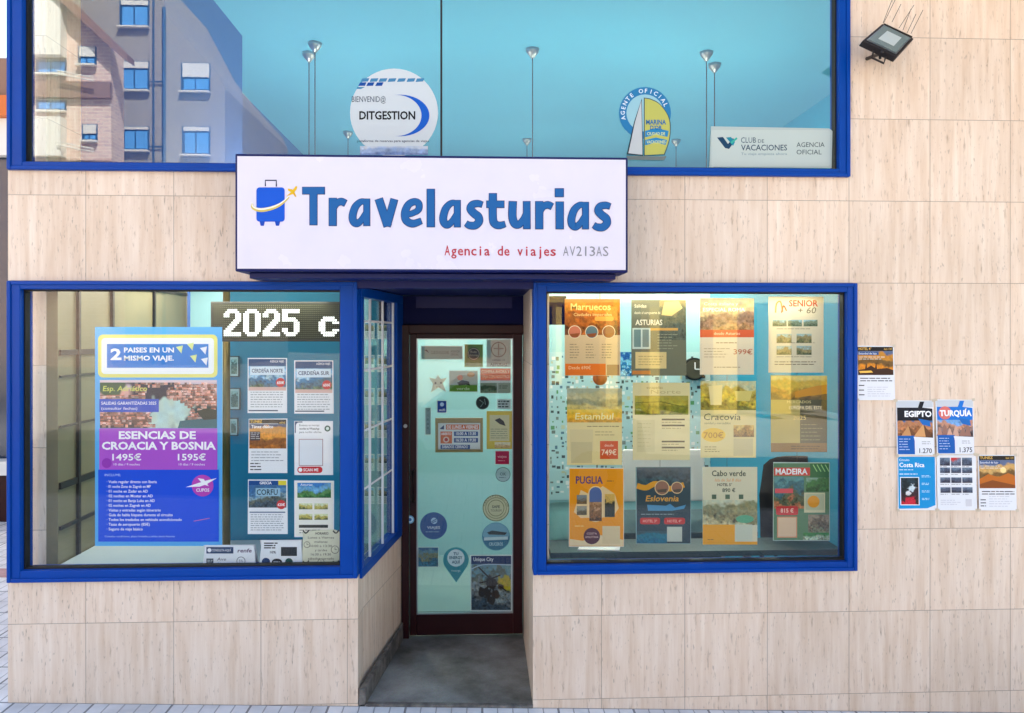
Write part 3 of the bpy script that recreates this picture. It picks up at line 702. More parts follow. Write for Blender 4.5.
def mini(s,x0,y0,x1,y1):
    s.r(x0+1,y0+1,x1-1,y1-1,(240,238,226)); s.ph(x0+3,y0+2,x1-3,y0+17,[(60,130,200),(110,170,210),(90,140,80),(50,110,60)],41,1.2,.7)
    s.t('Asturias',x0+12,y0+5,2.4,W_,w=12)
    for j in (0,1):
        for i in (0,1): s.ph(x0+4.5+i*15.5,y0+22.5+j*10.5,x0+18+i*15.5,y0+28.5+j*10.5,[(220,226,180),(190,180,90),(110,116,60)],42+i+j*2,1.1,.8)
    s.r(x0+4.5,y0+44,x1-6,y0+47,(50,50,44)); s.ln(x0+5,y0+48,x1-6,y1-3,2,(120,120,110),.7)
a4((294.4,480.8,334,537),'cream flyer with grid of small landscape photos at lower right of left window',mini,group=G)
for jr in range(6):
    for ic in range(2):
        xa=364+ic*13.5; ya=322+jr*33
        s=Sheet(1.852,(xa,ya,xa+10.5,ya+17),(214,222,214),thick=.003); s.ph(xa+1,ya+1,xa+9.5,ya+9,[(120,170,200),(150,140,100),(70,90,70)],400+jr*2+ic,1.2,.8); s.ln(xa+1,ya+10,xa+9.5,ya+16,3,(90,100,100),.6,.2,3)
        s.done('small_notice',None,'small paper notice on the rear wall seen through the angled side window','notice','small notices behind the angled side window')
# little cards standing on the shelf
def card(r,label,fn,lean=3):
    x0,y0,x1,y1=r
    s=Sheet(.07,r,(236,240,242),shape=[(x0+lean,y0),(x1-lean*.3,y0+1),(x1+1,y1),(x0,y1)]); fn(s,*r)
    o=s.done('tent_card',None,label,'card','cards standing on the window shelf')
    a=P(x0+1,y1,.07); b=P(x1,y1,.07); h=P(x0,y0,.07).z-a.z
    bm=bmesh.new(); prism(bm,[(a.x,.073,a.z+h*.98),(b.x,.073,a.z+h*.98),(b.x,.13,a.z),(a.x,.13,a.z)],(0,.001,.0005)); obj('rear_flap',bm,M['white'],o)
def c1(s,x0,y0,x1,y1):
    s.r(x0+4,y0+2,x0+31,y0+8.5,(40,66,104)); s.c_(x0+7,y0+5.2,2,W_); s.t('CONSULTA AQUÍ',x0+19,y0+6.4,2.3,W_,w=19); s.t('renfe',x1-10.5,y0+7.3,3.6,(90,50,90),w=14,bold=.02,skew=.2)
    s.r(x0+4,y0+13.5,x0+11,y0+19.5,(70,80,90)); s.ln(x0+5,y0+14.5,x0+11,y0+19,3,(210,220,220),.6); s.t('Ave',x0+19,y0+15.6,3,(60,70,80),w=9,skew=.2); s.t('Alvia',x0+19,y0+20.4,3,(100,160,200),w=11,skew=.2)
    s.ring(x1-14,y0+16,3.8,4.4,(90,100,110)); s.t('5%',x1-14,y0+17.2,2.6,(90,100,110),w=4)
card((202.4,545,255,567),'white train tickets card with dark blue strip standing on shelf in left window',c1)
def c2(s,x0,y0,x1,y1):
    s.ln(x0+5,y0+2,x0+19,y0+9,3,(30,30,34),1.2,.2,8); s.t('10%',x0+14,y0+13.4,2.4,(30,30,34),w=6,bold=.02); s.r(x0+22,y0+7,x1-5,y0+16,(32,38,42))
    s.c_(x0+7,y0+22,4.2,(24,60,110)); s.c_(x0+18,y0+22,5.2,(16,20,30),ry=3.4); s.t('IBERIA',x0+18,y0+23,1.8,W_,w=7); s.c_(x0+30,y0+22,3.9,(26,80,70))
card((259,540,302,566),'white card with dark rectangle and three round logos on shelf in left window',c2)
def c3(s,x0,y0,x1,y1):
    s.t('HORARIO',x0+19,y0+5,2.4,(40,40,30),w=13,bold=.02)
    for i,(tx,w) in enumerate([('Lunes a Viernes',26),('mañanas',13),('10:00 a 13:30',22),('y tardes',12),('16:30 a 19:30',20),('sábados cerrado',26)]): s.t(tx,x0+18,y0+9+i*4.2,2.2,(40,40,30),w=w)
    for x,y,q in ((x0+4,y0+15,3.2),(x1-5,y0+20,4),(x0+18,y1-4,3.4)): s.ring(x,y,q-.5,q,(70,70,60)); s.stroke([(x,y-q*.6),(x,y),(x+q*.5,y)],.5,(60,60,50))
    for x,y in ((x0+3,y0+2),(x1-4,y0+2),(x0+3,y1-4),(x1-4,y1-4)): s.stroke(cat_rom([(x-3,y-1),(x,y+1.5),(x+3,y-1.5)],4),1.3,(60,60,50))
s=Sheet(.062,(303,529.6,340,566),(216,216,190),shape=[(303,531),(306,533),(312,530.5),(335,529.6),(340,532),(339,566),(302,566)]); c3(s,303,529.6,340,566)
s.done('opening_hours_card',None,'cream parchment style opening hours card at right corner of left window','card')
bm=bmesh.new(); p=PX(226.5,.45); tube(bm,[(p,.45,zWb+.036),(p,.45,2.2)],[.022,.02],14); tag(obj('display_pole',bm,M['gold'],loc=(p,.45,zWb+.036),smooth=True),'dark gold pole standing behind the blue poster in left window','pole')
# small framed prints on the blue board
for i,(x0,y0,x1,y1,q) in enumerate([(229,356,239,377,'top'),(229,388,240,410,'middle'),(229,418,238,436,'lower')]):
    s=Sheet(.6,(x0,y0,x1,y1),(40,80,90),thick=.01); s.r(x0+1,y0+1,x1-1,y1-1,(170,206,206)); s.ph(x0+2,y0+3,x1-2,y1-3,[(140,190,190),(60,110,110),(100,140,130)],60+i,1,.9)
    s.done('small_print',None,f'small teal framed print on blue board, {q} of three beside the pole','picture','small prints on the blue board')

# ================================================================= POSTERS IN THE RIGHT WINDOW
GR='A3 travel posters hanging in the right window'
RY=.125
CR=(226,208,160)
def poster(r,label,fn,base=(236,232,216)):
    s=Sheet(RY+random.uniform(-.01,.01),r,base,thick=.002,jig=.5); fn(s,*r); s.done('travel_poster',M['gloss'],label,'poster',GR)
def p_mar(s,x0,y0,x1,y1):
    s.r(x0,y0,x1,y1,(224,196,150)); s.ph(x0,y0,x1,y0+36,[(184,112,40),(196,120,36),(168,92,32),(120,70,40)],71,1.4,.8)
    s.t('Marruecos',x0+26,y0+11,6.5,(236,190,110),w=40,bold=.02); s.t('Ciudades imperiales',x0+28,y0+17,3,(236,200,130),w=38); s.r(x0+30,y0+17.5,x0+49,y0+22,(224,160,70),rad=2)
    for i,c in enumerate(((206,120,90),(100,124,130),(150,90,60))): s.c_(x0+10+i*17,y0+33,6.6,(240,220,180)); s.c_(x0+10+i*17,y0+33,5.9,c); s.poly([(x0+5+i*17,y0+35),(x0+15+i*17,y0+34),(x0+13+i*17,y0+38),(x0+7+i*17,y0+38)],(150,80,40))
    for i in range(3): s.ln(x0+5+i*16,y0+44,x0+16+i*16,y0+60,6,(140,120,90),.6,.4,3)
    s.r(x0+.5,y1-12,x0+41,y1-.5,(240,120,36)); s.t('Desde 690€',x0+4,y1-6.5,3.2,(255,220,170),w=22,al='l'); s.r(x0+42,y1-11,x1-1,y1-.5,(170,130,90))
poster((564.7,299,620,375.7),'Morocco poster with orange upper half and orange bottom strip, top left of right window',p_mar)
def p_ast(s,x0,y0,x1,y1):
    s.r(x0,y0,x1,y1,(112,116,98)); s.ph(x0+28,y0,x1,y0+40,[(150,140,100),(110,112,90),(90,100,90)],72,1.5,.6)
    s.t('Salidas',x0+3,y0+7.5,3.2,(226,220,190),w=12,al='l'); s.t('desde el aeropuerto de',x0+3,y0+14,2.6,(226,220,190),w=26,al='l'); s.t('ASTURIAS',x0+4,y0+25,5.2,(236,232,210),w=27,al='l',bold=.02)
    s.r(x0+10,y0+28,x1-8,y0+30.5,(206,160,90)); s.r(x0+1,y0+28,x0+19,y0+49,(196,214,206)); s.r(x0+2.5,y0+29.5,x0+9.5,y0+47,(110,140,140)); s.r(x0+11,y0+29.5,x0+17.5,y0+47,(110,140,140))
    s.ln(x0+26,y0+33,x0+48,y0+50,6,(160,164,140),.6,.4,4); s.r(x0+4,y0+52,x0+35,y0+68.5,(222,200,140)); s.ln(x0+7,y0+55,x0+32,y0+66,4,(160,140,90),.6,.2,4)
    s.r(x0+1,y1-5,x0+19,y1-1.5,(206,130,60)); s.poly([(x0+33,y0+2),(x0+47,y0+1),(x0+51,y0+8),(x0+40,y0+16),(x0+30,y0+15)],(222,196,130))
poster((631.4,300,686,375.7),'dark olive poster headed Asturias with pale window shape in right window',p_ast,(120,120,100))
def p_red(s,x0,y0,x1,y1):
    s.r(x0,y0,x1,y1,(228,216,190)); s.ph(x0,y0,x1,y0+32,[(176,168,140),(190,170,130),(150,120,100),(180,140,100)],73,1.4,.7)
    s.t('Costa italiana y',x0+4,y0+7,3,(236,230,210),w=34,al='l'); s.t('ESPECIAL ROMA',x0+3,y0+13,3.4,(240,236,220),w=42,al='l',bold=.02); s.r(x0,y0+31.5,x1,y0+39,(214,96,62)); s.t('desde Asturias',x0+27,y0+36.5,2.8,(250,220,190),w=26)
    s.ln(x0+16,y0+43,x0+42,y0+46,1,(150,120,90),.8); s.ln(x0+4,y0+49,x0+30,y0+60,4,(170,150,120),.6,.5,4); s.t('399€',x0+43,y0+56,5,(190,110,80),w=19,bold=.01); s.ln(x0+14,y1-9,x1-3,y1-6,1,(150,130,100),.7)
poster((700,298.3,754,374.7),'poster with red band across middle and cream lower half, top row of right window',p_red)
def p_sen(s,x0,y0,x1,y1):
    s.r(x0,y0,x1,y1,(222,214,186)); s.t('SENIOR',x0+35,y0+9.5,6,(206,70,44),w=29,bold=.02); s.t('+ 60',x0+38,y0+16.5,6,(120,110,84),w=18,skew=.2)
    s.stroke(cat_rom([(x0+7,y0+16),(x0+8,y0+7),(x0+12,y0+5),(x0+14,y0+15)],5),1.6,(176,150,90)); s.stroke(cat_rom([(x0+13,y0+16),(x0+15,y0+9),(x0+18,y0+14)],5),1.4,(206,90,60))
    for i in range(3): s.ph(x0+4+i*15.5,y0+23,x0+18+i*15.5,y0+29.5,[(150,190,200),(120,140,120),(90,110,90)],80+i,1.1,.8)
    for j in range(2):
        for i in range(2): s.ph(x0+8+i*20,y0+37+j*12,x0+23+i*20,y0+46+j*12,[(160,190,190),(150,140,100),(100,110,80)],85+i+2*j,1.1,.8)
    for j in range(3): s.ln(x0+8,y0+31+j*14,x0+46,y0+33+j*14,1,(120,110,90),.5,.1,6)
    s.ln(x0+6,y1-12,x1-6,y1-7,2,(100,90,70),.7,.1,5)
poster((768.5,296.8,823.6,372.6),'cream Senior plus 60 poster with small photo grid at top right of right window',p_sen)
def p_yel(s,x0,y0,x1,y1):
    s.r(x0,y0,x1,y1,(232,214,150)); s.ph(x0,y0,x1,y0+22,[(170,178,150),(190,186,140),(150,150,110),(206,186,110)],91,1.4,.4); s.ph(x0,y0+21,x1,y0+34,[(236,200,80),(240,190,50),(220,160,40)],92,1.3,.5)
    s.t('Estambul',x0+27,y0+31,6.4,(250,236,170),w=38,bold=.01,skew=.1); s.ln(x0+20,y0+37,x1-3,y0+39,1,(150,130,80),.8); s.r(x0+3,y0+41,x0+26,y0+63,(222,206,150)); s.ln(x0+28,y0+42,x1-3,y0+48,2,(160,140,90),.6,.3,4)
    s.r(x0+4,y1-23,x0+25,y1-2,(206,192,140)); s.r(x0+33,y1-24,x0+51,y1-6,(216,88,36)); s.t('desde',x0+42,y1-18.5,2.6,(250,220,190),w=9); s.t('749€',x0+42,y1-10,5.4,(250,226,190),w=15,bold=.01)
poster((567,388.4,622,465),'yellow poster with orange red price square at lower right, second row first column',p_yel)
def p_grn(s,x0,y0,x1,y1):
    s.r(x0,y0,x1,y1,(226,214,160)); s.t('escapadas',x0+14,y0+6,2.6,(170,150,90),w=16,al='l'); s.t('Norte',x0+18,y0+11,4,(196,180,130),w=30,al='l')
    s.ph(x0+2,y0+13,x1-1.5,y0+32,[(170,160,70),(176,164,60),(140,140,40),(110,120,30)],93,1.3,.6); s.stroke([(x0+3,y0+20),(x0+28,y0+19),(x1-2,y0+25)],.8,(110,110,40))
    s.r(x0+4,y0+37,x0+22,y1-8,(216,204,150)); s.ln(x0+5,y0+39,x0+20,y1-12,7,(196,184,130),.6)
    for yy in (36,42,58,64): s.r(x0+29,y0+yy,x0+52,y0+yy+1.6,(84,74,44)); s.ln(x0+29,y0+yy+2.6,x0+50,y0+yy+4.5,1,(150,140,90),.6)
poster((632.7,382.7,689.8,460),'cream poster with olive green landscape strip and dark text bars in right window',p_grn)
def p_cra(s,x0,y0,x1,y1):
    s.r(x0,y0,x1,y1,(228,214,156)); s.ph(x0,y0,x1,y0+29,[(196,200,160),(180,160,70),(200,180,60),(120,120,50)],94,1.4,.9); s.poly([(x0+8,y0+5),(x0+22,y0+4),(x0+21,y0+24),(x0+10,y0+24)],(224,214,160)); s.poly([(x0+34,y0+10),(x0+52,y0+10),(x0+49,y0+20),(x0+36,y0+20)],(222,206,120))
    s.t('Cracovia',x0+3,y0+39,6.4,(70,80,56),w=37,al='l',skew=.1); s.t('navidad y mercadillos',x0+4,y0+43.2,2.2,(110,110,80),w=26,al='l'); s.c_(x0+13,y0+54,12,(238,196,60),ry=7); s.t('700€',x0+13,y0+57,5.6,(190,130,30),w=20,bold=.01)
    s.ph(x0+33,y0+44,x1-2,y0+56,[(220,190,110),(170,130,70),(120,90,60)],95,1.2,.8); s.r(x0+33,y0+57.5,x1-3,y1-2,(206,196,150)); s.ln(x0+4,y1-12,x0+20,y1-5,3,(150,130,80),.6)
poster((700.5,381,756,457.7),'poster headed Cracovia with yellow price ellipse in middle row of right window',p_cra)
def p_olv(s,x0,y0,x1,y1):
    s.r(x0,y0,x1,y1,(186,170,96)); s.r(x0+29,y0+8,x1,y1-8,(84,84,58)); s.ph(x0,y0,x1,y0+24,[(232,214,130),(214,180,70),(190,140,50),(110,90,50)],96,1.4,.5); s.poly([(x0+24,y0+16),(x0+46,y0+10),(x1,y0+9),(x1,y0+18),(x0+24,y0+22)],(216,150,40))
    s.t('MERCADOS',x0+16,y0+27.5,2.6,(236,220,150),w=24,al='l'); s.t('EUROPA DEL ESTE',x0+18,y0+33.5,3,(226,214,160),w=33,al='l'); s.t('2025',x0+22,y0+44,4,(226,200,110),w=13,al='l'); s.ln(x0+30,y0+47,x1-4,y0+66,5,(150,144,100),.6,.4,4); s.r(x0,y1-9,x1,y1,(134,100,50)); s.ln(x0+20,y1-7,x1-3,y1-2,2,(60,50,30),.6)
poster((771,375.7,827,452),'dark olive and gold poster about eastern markets, second row far right of right window',p_olv,(160,150,90))
def p_pug(s,x0,y0,x1,y1):
    s.r(x0+.6,y0+.6,x1-.6,y1-.6,(240,156,20)); s.t('PUGLIA',x0+20.5,y0+15.5,7,(92,64,112),w=27,bold=.03); s.ln(x0+38,y0+12,x0+47,y0+14,1,(130,80,60),.7)
    s.poly([(x0+5,y0+44),(x0+12,y0+22),(x0+22,y0+27),(x0+34,y0+18),(x0+46,y0+26),(x0+50,y0+40),(x0+44,y0+49),(x0+12,y0+50)],(236,206,150))
    s.ph(x0+8,y0+27,x0+18,y0+36,[(130,140,140),(120,100,70)],101,1.1); s.ph(x0+8,y0+38,x0+18,y0+47,[(150,150,130),(100,90,60)],102,1.1); s.ph(x0+36,y0+26,x0+46,y0+49,[(222,180,90),(60,60,50),(50,60,50)],103,1.1)
    s.r(x0+19.5,y0+18,x0+34,y0+54,(240,214,160),rad=7); s.r(x0+20.5,y0+19,x0+33,y0+46,(86,110,160),rad=6.2); s.ph(x0+20.5,y0+34,x0+33,y0+53,[(190,150,110),(140,100,60),(96,70,46)],104,1.1,.9)
    s.poly([(x0+1,y1-1),(x0+1,y1-8),(x0+14,y1-6),(x0+30,y1-12),(x1-1,y1-7),(x1-1,y1-1)],(236,216,170)); s.c_(x0+23,y0+68,8.2,(84,44,60)); s.t('COSTA',x0+23,y0+66.5,2,(230,200,190),w=10); s.t('AMALFITANA',x0+23,y0+70,2,(230,200,190),w=13); s.r(x0+33.5,y0+58,x1-4,y1-3,(226,206,160)); s.ln(x0+6,y0+57,x0+15,y0+59,1,(250,220,130),.8)
poster((568.8,468,624,546.8),'bright orange Puglia poster with arched photo, bottom left of right window',p_pug)
def p_esl(s,x0,y0,x1,y1):
    s.r(x0+.6,y0+.6,x1-.6,y1-.6,(52,74,82)); s.ph(x0+.6,y0+1,x1-.6,y0+17,[(90,100,104),(70,84,90),(60,90,96)],111,1.4,.6)
    s.stroke(cat_rom([(x0+1,y0+19),(x0+10,y0+21),(x0+20,y0+17),(x0+34,y0+22),(x0+48,y0+18)],6),[5.5]*25,(228,160,40))
    for x,q in ((x0+26,7.4),(x0+41,6)): s.c_(x,y0+21,q,(226,200,150)); s.c_(x,y0+21,q-.8,(150,110,90)); s.poly([(x-q*.7,y0+23),(x+q*.7,y0+22),(x+q*.5,y0+25.5),(x-q*.5,y0+25.5)],(90,80,70))
    s.t('Eslovenia',x0+26,y0+34.5,5.6,(230,170,70),w=33,bold=.015,skew=.2); s.poly([(x0+11,y0+38),(x0+30,y0+39),(x0+34,y0+37),(x0+39,y0+41),(x0+50,y0+38),(x0+48,y0+42),(x0+36,y0+44),(x0+12,y0+44)],(80,150,190))
    s.ln(x0+5,y0+46,x0+50,y0+49,1,(160,180,180),.6); s.r(x0+4,y0+51,x0+24,y0+57.5,(206,66,60),rad=2); s.r(x0+28,y0+51,x0+49,y0+57.5,(206,66,60),rad=2); s.t('HOTEL 3*',x0+14,y0+55.6,2.6,(250,210,190),w=14); s.t('HOTEL 4*',x0+38.5,y0+55.6,2.6,(250,210,190),w=14)
    s.ph(x0+.8,y0+64,x0+31,y1-1,[(60,90,96),(40,120,140),(30,110,140)],112,1.4,.5); s.r(x0+31,y0+60,x1-9,y1-2.5,(196,206,190))
poster((636,466.7,691,544),'dark teal Eslovenia poster with two red buttons, bottom row second column',p_esl,(150,180,180))
def p_cab(s,x0,y0,x1,y1):
    s.r(x0,y0,x1,y1,(218,214,184)); s.t('Cabo verde',x0+26,y0+9,5.4,(74,84,66),w=34,bold=.02); s.t('Isla de Sal 8 días',x0+25,y0+14.5,3,(226,150,70),w=26,skew=.2); s.t('HOTEL 5*',x0+22,y0+19,2.6,(60,60,50),w=15,bold=.03); s.t('890 €',x0+26,y0+25,3.6,(70,80,60),w=13,bold=.02)
    for i in range(3): s.r(x0+9+i*13.5,y0+27.5,x0+13.5+i*13.5,y0+32,(86,110,90))
    s.ph(x0,y0+33,x1,y0+58,[(206,210,180),(150,150,110),(140,136,96),(190,184,140)],121,1.4,.8); s.c_(x0+42,y0+52,9,(90,170,130),ry=4); s.r(x0,y1-20,x0+32,y1,(240,168,30)); s.r(x0+32,y1-3,x1,y1,(240,168,30)); s.r(x0+32,y1-20,x1-5,y1-3,(204,212,190)); s.ln(x0+5,y1-6,x0+12,y1-4,1,(160,110,40),.8)
poster((702.8,467,757.3,544.5),'pale Cabo Verde poster with orange bottom strip, bottom row third column',p_cab)
def p_mad(s,x0,y0,x1,y1):
    s.r(x0+.6,y0+.6,x1-.6,y1-.6,(90,134,96)); s.ph(x0+1,y0+14,x0+31,y0+46,[(90,150,150),(60,110,120),(90,100,70),(190,120,80)],131,1.3,.8); s.r(x0+1,y0+5,x0+37,y0+13,(214,66,56)); s.t('MADEIRA',x0+2.5,y0+11.6,5.4,W_,w=32,al='l',bold=.03)
    s.r(x0+37,y0+1,x1-1,y0+15,(40,110,60)); 
    for i in range(4): s.stroke([(x0+40+i*4,y0+2),(x0+44+i*4,y0+9)],.9,(150,210,130))
    s.r(x0+2,y0+26,x0+20,y0+30.5,(214,80,90)); s.ph(x0+33,y0+15,x1-1,y0+29,[(130,170,150),(60,120,60),(30,90,40)],132,1.2,.8); s.r(x0+31,y0+30,x0+52,y0+50,(214,210,170)); s.r(x0+32.5,y0+31.5,x0+51,y0+47.5,(190,196,160)); s.c_(x0+40.5,y0+39,6,(236,160,40))
    s.r(x0+3,y0+43.5,x0+25,y0+52.5,(206,50,50),rad=2); s.t('815 €',x0+14,y0+49.8,3.8,(250,210,190),w=13,bold=.02); s.r(x0+4,y0+54,x0+24,y0+75,(220,150,110)); s.r(x0+5,y0+55,x0+23,y0+74,(226,196,160)); s.ph(x0+35,y0+52,x1-1,y0+70,[(150,140,120),(110,100,80),(120,130,100)],133,1.2,1); s.ph(x0+30,y0+70,x1-1,y1-1,[(60,140,70),(190,210,180)],134,1.2,1)
poster((773,462.6,829.8,540.7),'green and red Madeira poster with orange disc, bottom right of right window',p_mad,(190,210,200))
# hanging threads
bm=bmesh.new()
for x in (597,660,727,797): tube(bm,[(PX(x,RY+.02),RY+.02,PZ(x,545)),(PX(x,RY+.02),RY+.02,zWt-.07)],.0012,5)
tag(obj('hanging_thread',bm,M['wire'],loc=(PX(700,RY+.02),RY+.02,zWt-.07)),'thin threads the travel posters hang from in right window','thread')

# ================================================================= FLYERS ON THE WALL
GW='flyers taped to the stone wall'
WY=-.004
def hotel(c1,seed,orange=False):
    def fn(s,x0,y0,x1,y1):
        s.r(x0+1,y0+.8,x1-1,y0+5,(36,32,30)); s.t('HOTEL 4*' if not orange else 'TUNEZ',x0+2,y0+4,2.6,(226,180,90),w=13,al='l',bold=.02); s.t('desde 1150€',x1-2,y0+4,2.2,(226,180,90),w=8,al='r')
        s.ph(x0+1,y0+5,x1-1,y0+(29 if not orange else 33),[(96,110,140),(206,140,50) if not orange else (214,170,100),(120,90,50),(222,140,40),(190,110,30)],seed,1.1,.42)
        if not orange:
            s.poly([(x0+1,y0+29),(x0+1,y0+24),(x0+8,y0+23),(x0+9,y0+18),(x0+9.6,y0+18),(x0+10,y0+22),(x0+14,y0+19.5),(x0+18,y0+22),(x0+19,y0+17),(x0+19.6,y0+17),(x0+20,y0+23),(x0+30,y0+22),(x1-1,y0+24),(x1-1,y0+29)],(70,46,34)); s.poly([(x0+2,y0+25),(x0+14,y0+24.5),(x0+16,y0+26.5),(x0+3,y0+27)],(250,196,90))
        else:
            s.c_(x0+25,y0+15,3,(255,226,150)); s.poly([(x0+1,y0+24),(x0+10,y0+19),(x0+20,y0+22),(x0+30,y0+18),(x1-1,y0+21),(x1-1,y0+33),(x0+1,y0+33)],(198,110,36)); s.poly([(x0+1,y0+29),(x0+14,y0+25),(x1-1,y0+30),(x1-1,y0+33),(x0+1,y0+33)],(140,76,30))
        s.r(x0+1.2,y0+6,x0+22,y0+9,(60,90,140)); s.t('Estambul de lujo',x0+2,y0+8.4,2,W_,w=18,al='l'); 
        s.ln(x0+2,y0+10,x0+30,y0+14,2,(236,226,210),.6)
        s.ln(x0+3,y0+31+(4 if orange else 0),x1-2,y0+36+(4 if orange else 0),2,(60,50,60),.8,.1,7)
        s.ln(x0+1.5,y0+37+(6 if orange else 0),x0+7,y1-3,3,(50,50,60),.9,.1,6); s.ln(x0+10,y0+40,x1-4,y1-3,5,(190,190,200),.4,.3,4)
    return fn
a4((856.7,346,894,400),'white flyer with orange landscape photo taped beside the window frame, highest on wall',hotel(0,141),WY,GW)
def egip(title,c,price,seed,pal,disc=False):
    def fn(s,x0,y0,x1,y1):
        s.r(x0+.5,y0+.5,x1-.5,y0+7,(206,212,216)); s.poly([(x0+1,y0+7),(x0+22,y0+7),(x0+24,y0+1),(x1-9,y0+1),(x1-11,y0+7),(x1-1,y0+8),(x1-1,y0+36),(x0+1,y0+36)],c)
        s.ph(x0+1,y0+20,x1-1,y0+37,pal,seed,1.1,.9)
        if disc:
            for a_,b_,h_ in ((3,36,9),(8,36,12),(13,36,8),(19,36,11),(26,36,9),(31,36,12)): s.poly([(x0+a_-3,y0+b_),(x0+a_,y0+b_-h_),(x0+a_+1,y0+b_-h_+1),(x0+a_+3.5,y0+b_)],random.choice([(190,140,118),(160,116,100),(214,170,146)]))
        else:
            s.poly([(x0+4,y0+36),(x0+12,y0+25),(x0+21,y0+36)],(206,150,96)); s.poly([(x0+12,y0+25),(x0+21,y0+36),(x0+15,y0+36)],(120,78,50)); s.poly([(x0+17,y0+36),(x0+27,y0+23),(x1-2,y0+36)],(222,164,106)); s.poly([(x0+27,y0+23),(x1-2,y0+36),(x0+29,y0+36)],(110,72,48))
        if disc: s.c_(x0+9,y0+13,6.5,(226,120,110))
        s.t(title,x1-2,y0+16,5.4,W_,w=27 if not disc else 32,al='r',bold=.04); s.poly([(x0+22,y0+18),(x1-4,y0+20),(x1-3,y0+26),(x0+26,y0+24)],(30,110,190))
        s.r(x0+1,y0+35,x0+18,y1-1,(20,96,180)); s.poly([(x0+17,y0+36),(x1-1,y0+37),(x1-1,y1-1),(x0+21,y1-1)],(236,238,242)); s.ln(x0+2.5,y0+37,x0+14,y0+50,5,(200,220,240),.6,.3,4)
        s.ln(x0+25,y0+40,x1-3,y0+44,2,(130,130,130),.5); s.t(price,x1-2.5,y1-2.2,4.6,(30,30,34),w=12.5,al='r',bold=.01)
    return fn
a4((896,400.6,933.4,455),'flyer headed Egipto with desert photo and price 1.270, on stone wall',egip('EGIPTO',(26,30,40),'1.270',151,[(60,110,160),(190,130,90),(150,96,60),(80,56,40)]),WY,GW)
a4((935.8,399.8,973.4,454),'blue flyer headed Turquía with price 1.375, on stone wall',egip('TURQUÍA',(20,120,214),'1.375',152,[(120,170,220),(206,150,120),(150,120,110),(80,70,76)],True),WY,GW)
def crica(s,x0,y0,x1,y1):
    s.poly([(x0+.8,y0+.8),(x1-.8,y0+.8),(x1-.8,y1-5),(x1-9,y1-2),(x0+.8,y1-1.5)],(16,150,214)); s.t('Circuito',x0+2,y0+5,2.2,W_,w=10,al='l'); s.t('Costa Rica',x0+2,y0+11,4.2,W_,w=25,al='l',bold=.02); s.ln(x0+2,y0+13,x0+17,y0+14.5,1,(220,240,250),.7); s.ln(x0+2,y0+17,x0+20,y0+19,1,(220,240,250),.9)
    s.r(x0+2.5,y0+21,x0+21.5,y1-5,W_); s.ph(x0+3.2,y0+21.7,x0+20.8,y1-5.7,[(40,60,70),(30,40,44),(60,40,44),(190,30,50)],161,1.1,.8,blobs=((.62,.38,.22,(210,226,230)),(.4,.58,.16,(225,225,225)),(.5,.92,.3,(200,40,60))))
    for i in range(4): s.ln(x0+24,y0+19+i*7.5,x1-5,y0+21.5+i*7.5,2,(190,230,250),.6,.3,3)
a4((897.4,456,935.8,510),'sky blue flyer headed Costa Rica with small framed photo, on stone wall',crica,WY,GW)
def grid(s,x0,y0,x1,y1):
    for j in range(4):
        for i in range(3):
            yy=y0+3+j*9.8; s.ph(x0+3+i*11,yy,x0+13+i*11,yy+(8 if j==0 else 5.5),[(110,130,150),(80,90,110),(60,60,76)] if (i,j)!=(1,0) else [(206,60,60),(120,130,150),(90,90,110)],170+i*5+j,1.1,.9)
            s.ln(x0+3+i*11,yy+6.3+(2 if j==0 else 0),x0+12+i*11,yy+7.6+(2 if j==0 else 0),1,(90,90,100),.4,.3,3)
    s.ln(x0+3,y1-11,x0+23,y1-5,3,(190,190,200),.4); s.r(x1-11,y1-11,x1-5,y1-4,(216,216,220))
a4((937,454.7,976,510),'white flyer with twelve tiny photos in a grid, on stone wall',grid,WY,GW)
a4((978,455,1015.7,510),'flyer with orange sunset photo, farthest right on the stone wall',hotel(0,181,True),WY,GW)

# ================================================================= DECALS IN THE UPPER WINDOW
UY=.0245
s=Sheet(.0205,(350,68,438,156),(204,212,214),thick=.002,shape=[(394+44*math.cos(2*math.pi*a/48),112.6+44*math.sin(2*math.pi*a/48)) for a in range(48)])
s.ph(360,146,428,155,[(190,200,210),(150,170,200),(110,130,170)],190,1.6,.5)
y=s.lay()
for i,x in enumerate((362,371,380,389,398.5,408,417)): s.poly([(x,78.5),(x+7.5,78.2),(x+6,81.5),(x-1.5,82)],(70,130,170),y)
y=s.lay()
for i,x in enumerate((359,367,376)): s.poly([(x+1,82.5),(x+7.5,82.3),(x+6,85.8),(x-.8,86)],(16,70,150),y)
s.poly([(357,87),(365,87),(361,89),(357,89)],(60,130,170))
s.t('BIENVENID@',351.8,102,5.6,(50,66,84),w=34,al='l'); s.t('DITGESTION',387.3,119.3,7.8,(10,14,18),w=56,bold=.028)
pts=[]; 
for k_ in range(25): a=R(-95+k_*190/24); pts.append((400+29.5*math.cos(a)*1.0,115.5+20.8*math.sin(a)))
inn=[]
for k_ in range(25): a=R(-95+k_*190/24); inn.append((396+25.5*math.cos(a),115.5+20.6*math.sin(a)))
y=s.lay()
for i in range(24): s.poly([pts[i],pts[i+1],inn[i+1],inn[i]],(20,90,190),y)
s.t('plataforma de reservas para agencias de viajes',393,142,2.2,(50,60,80),w=72,bold=.01)
s.done('round_decal',M['gloss'],'large round white Ditgestion decal with blue crescent on upper window','decal')
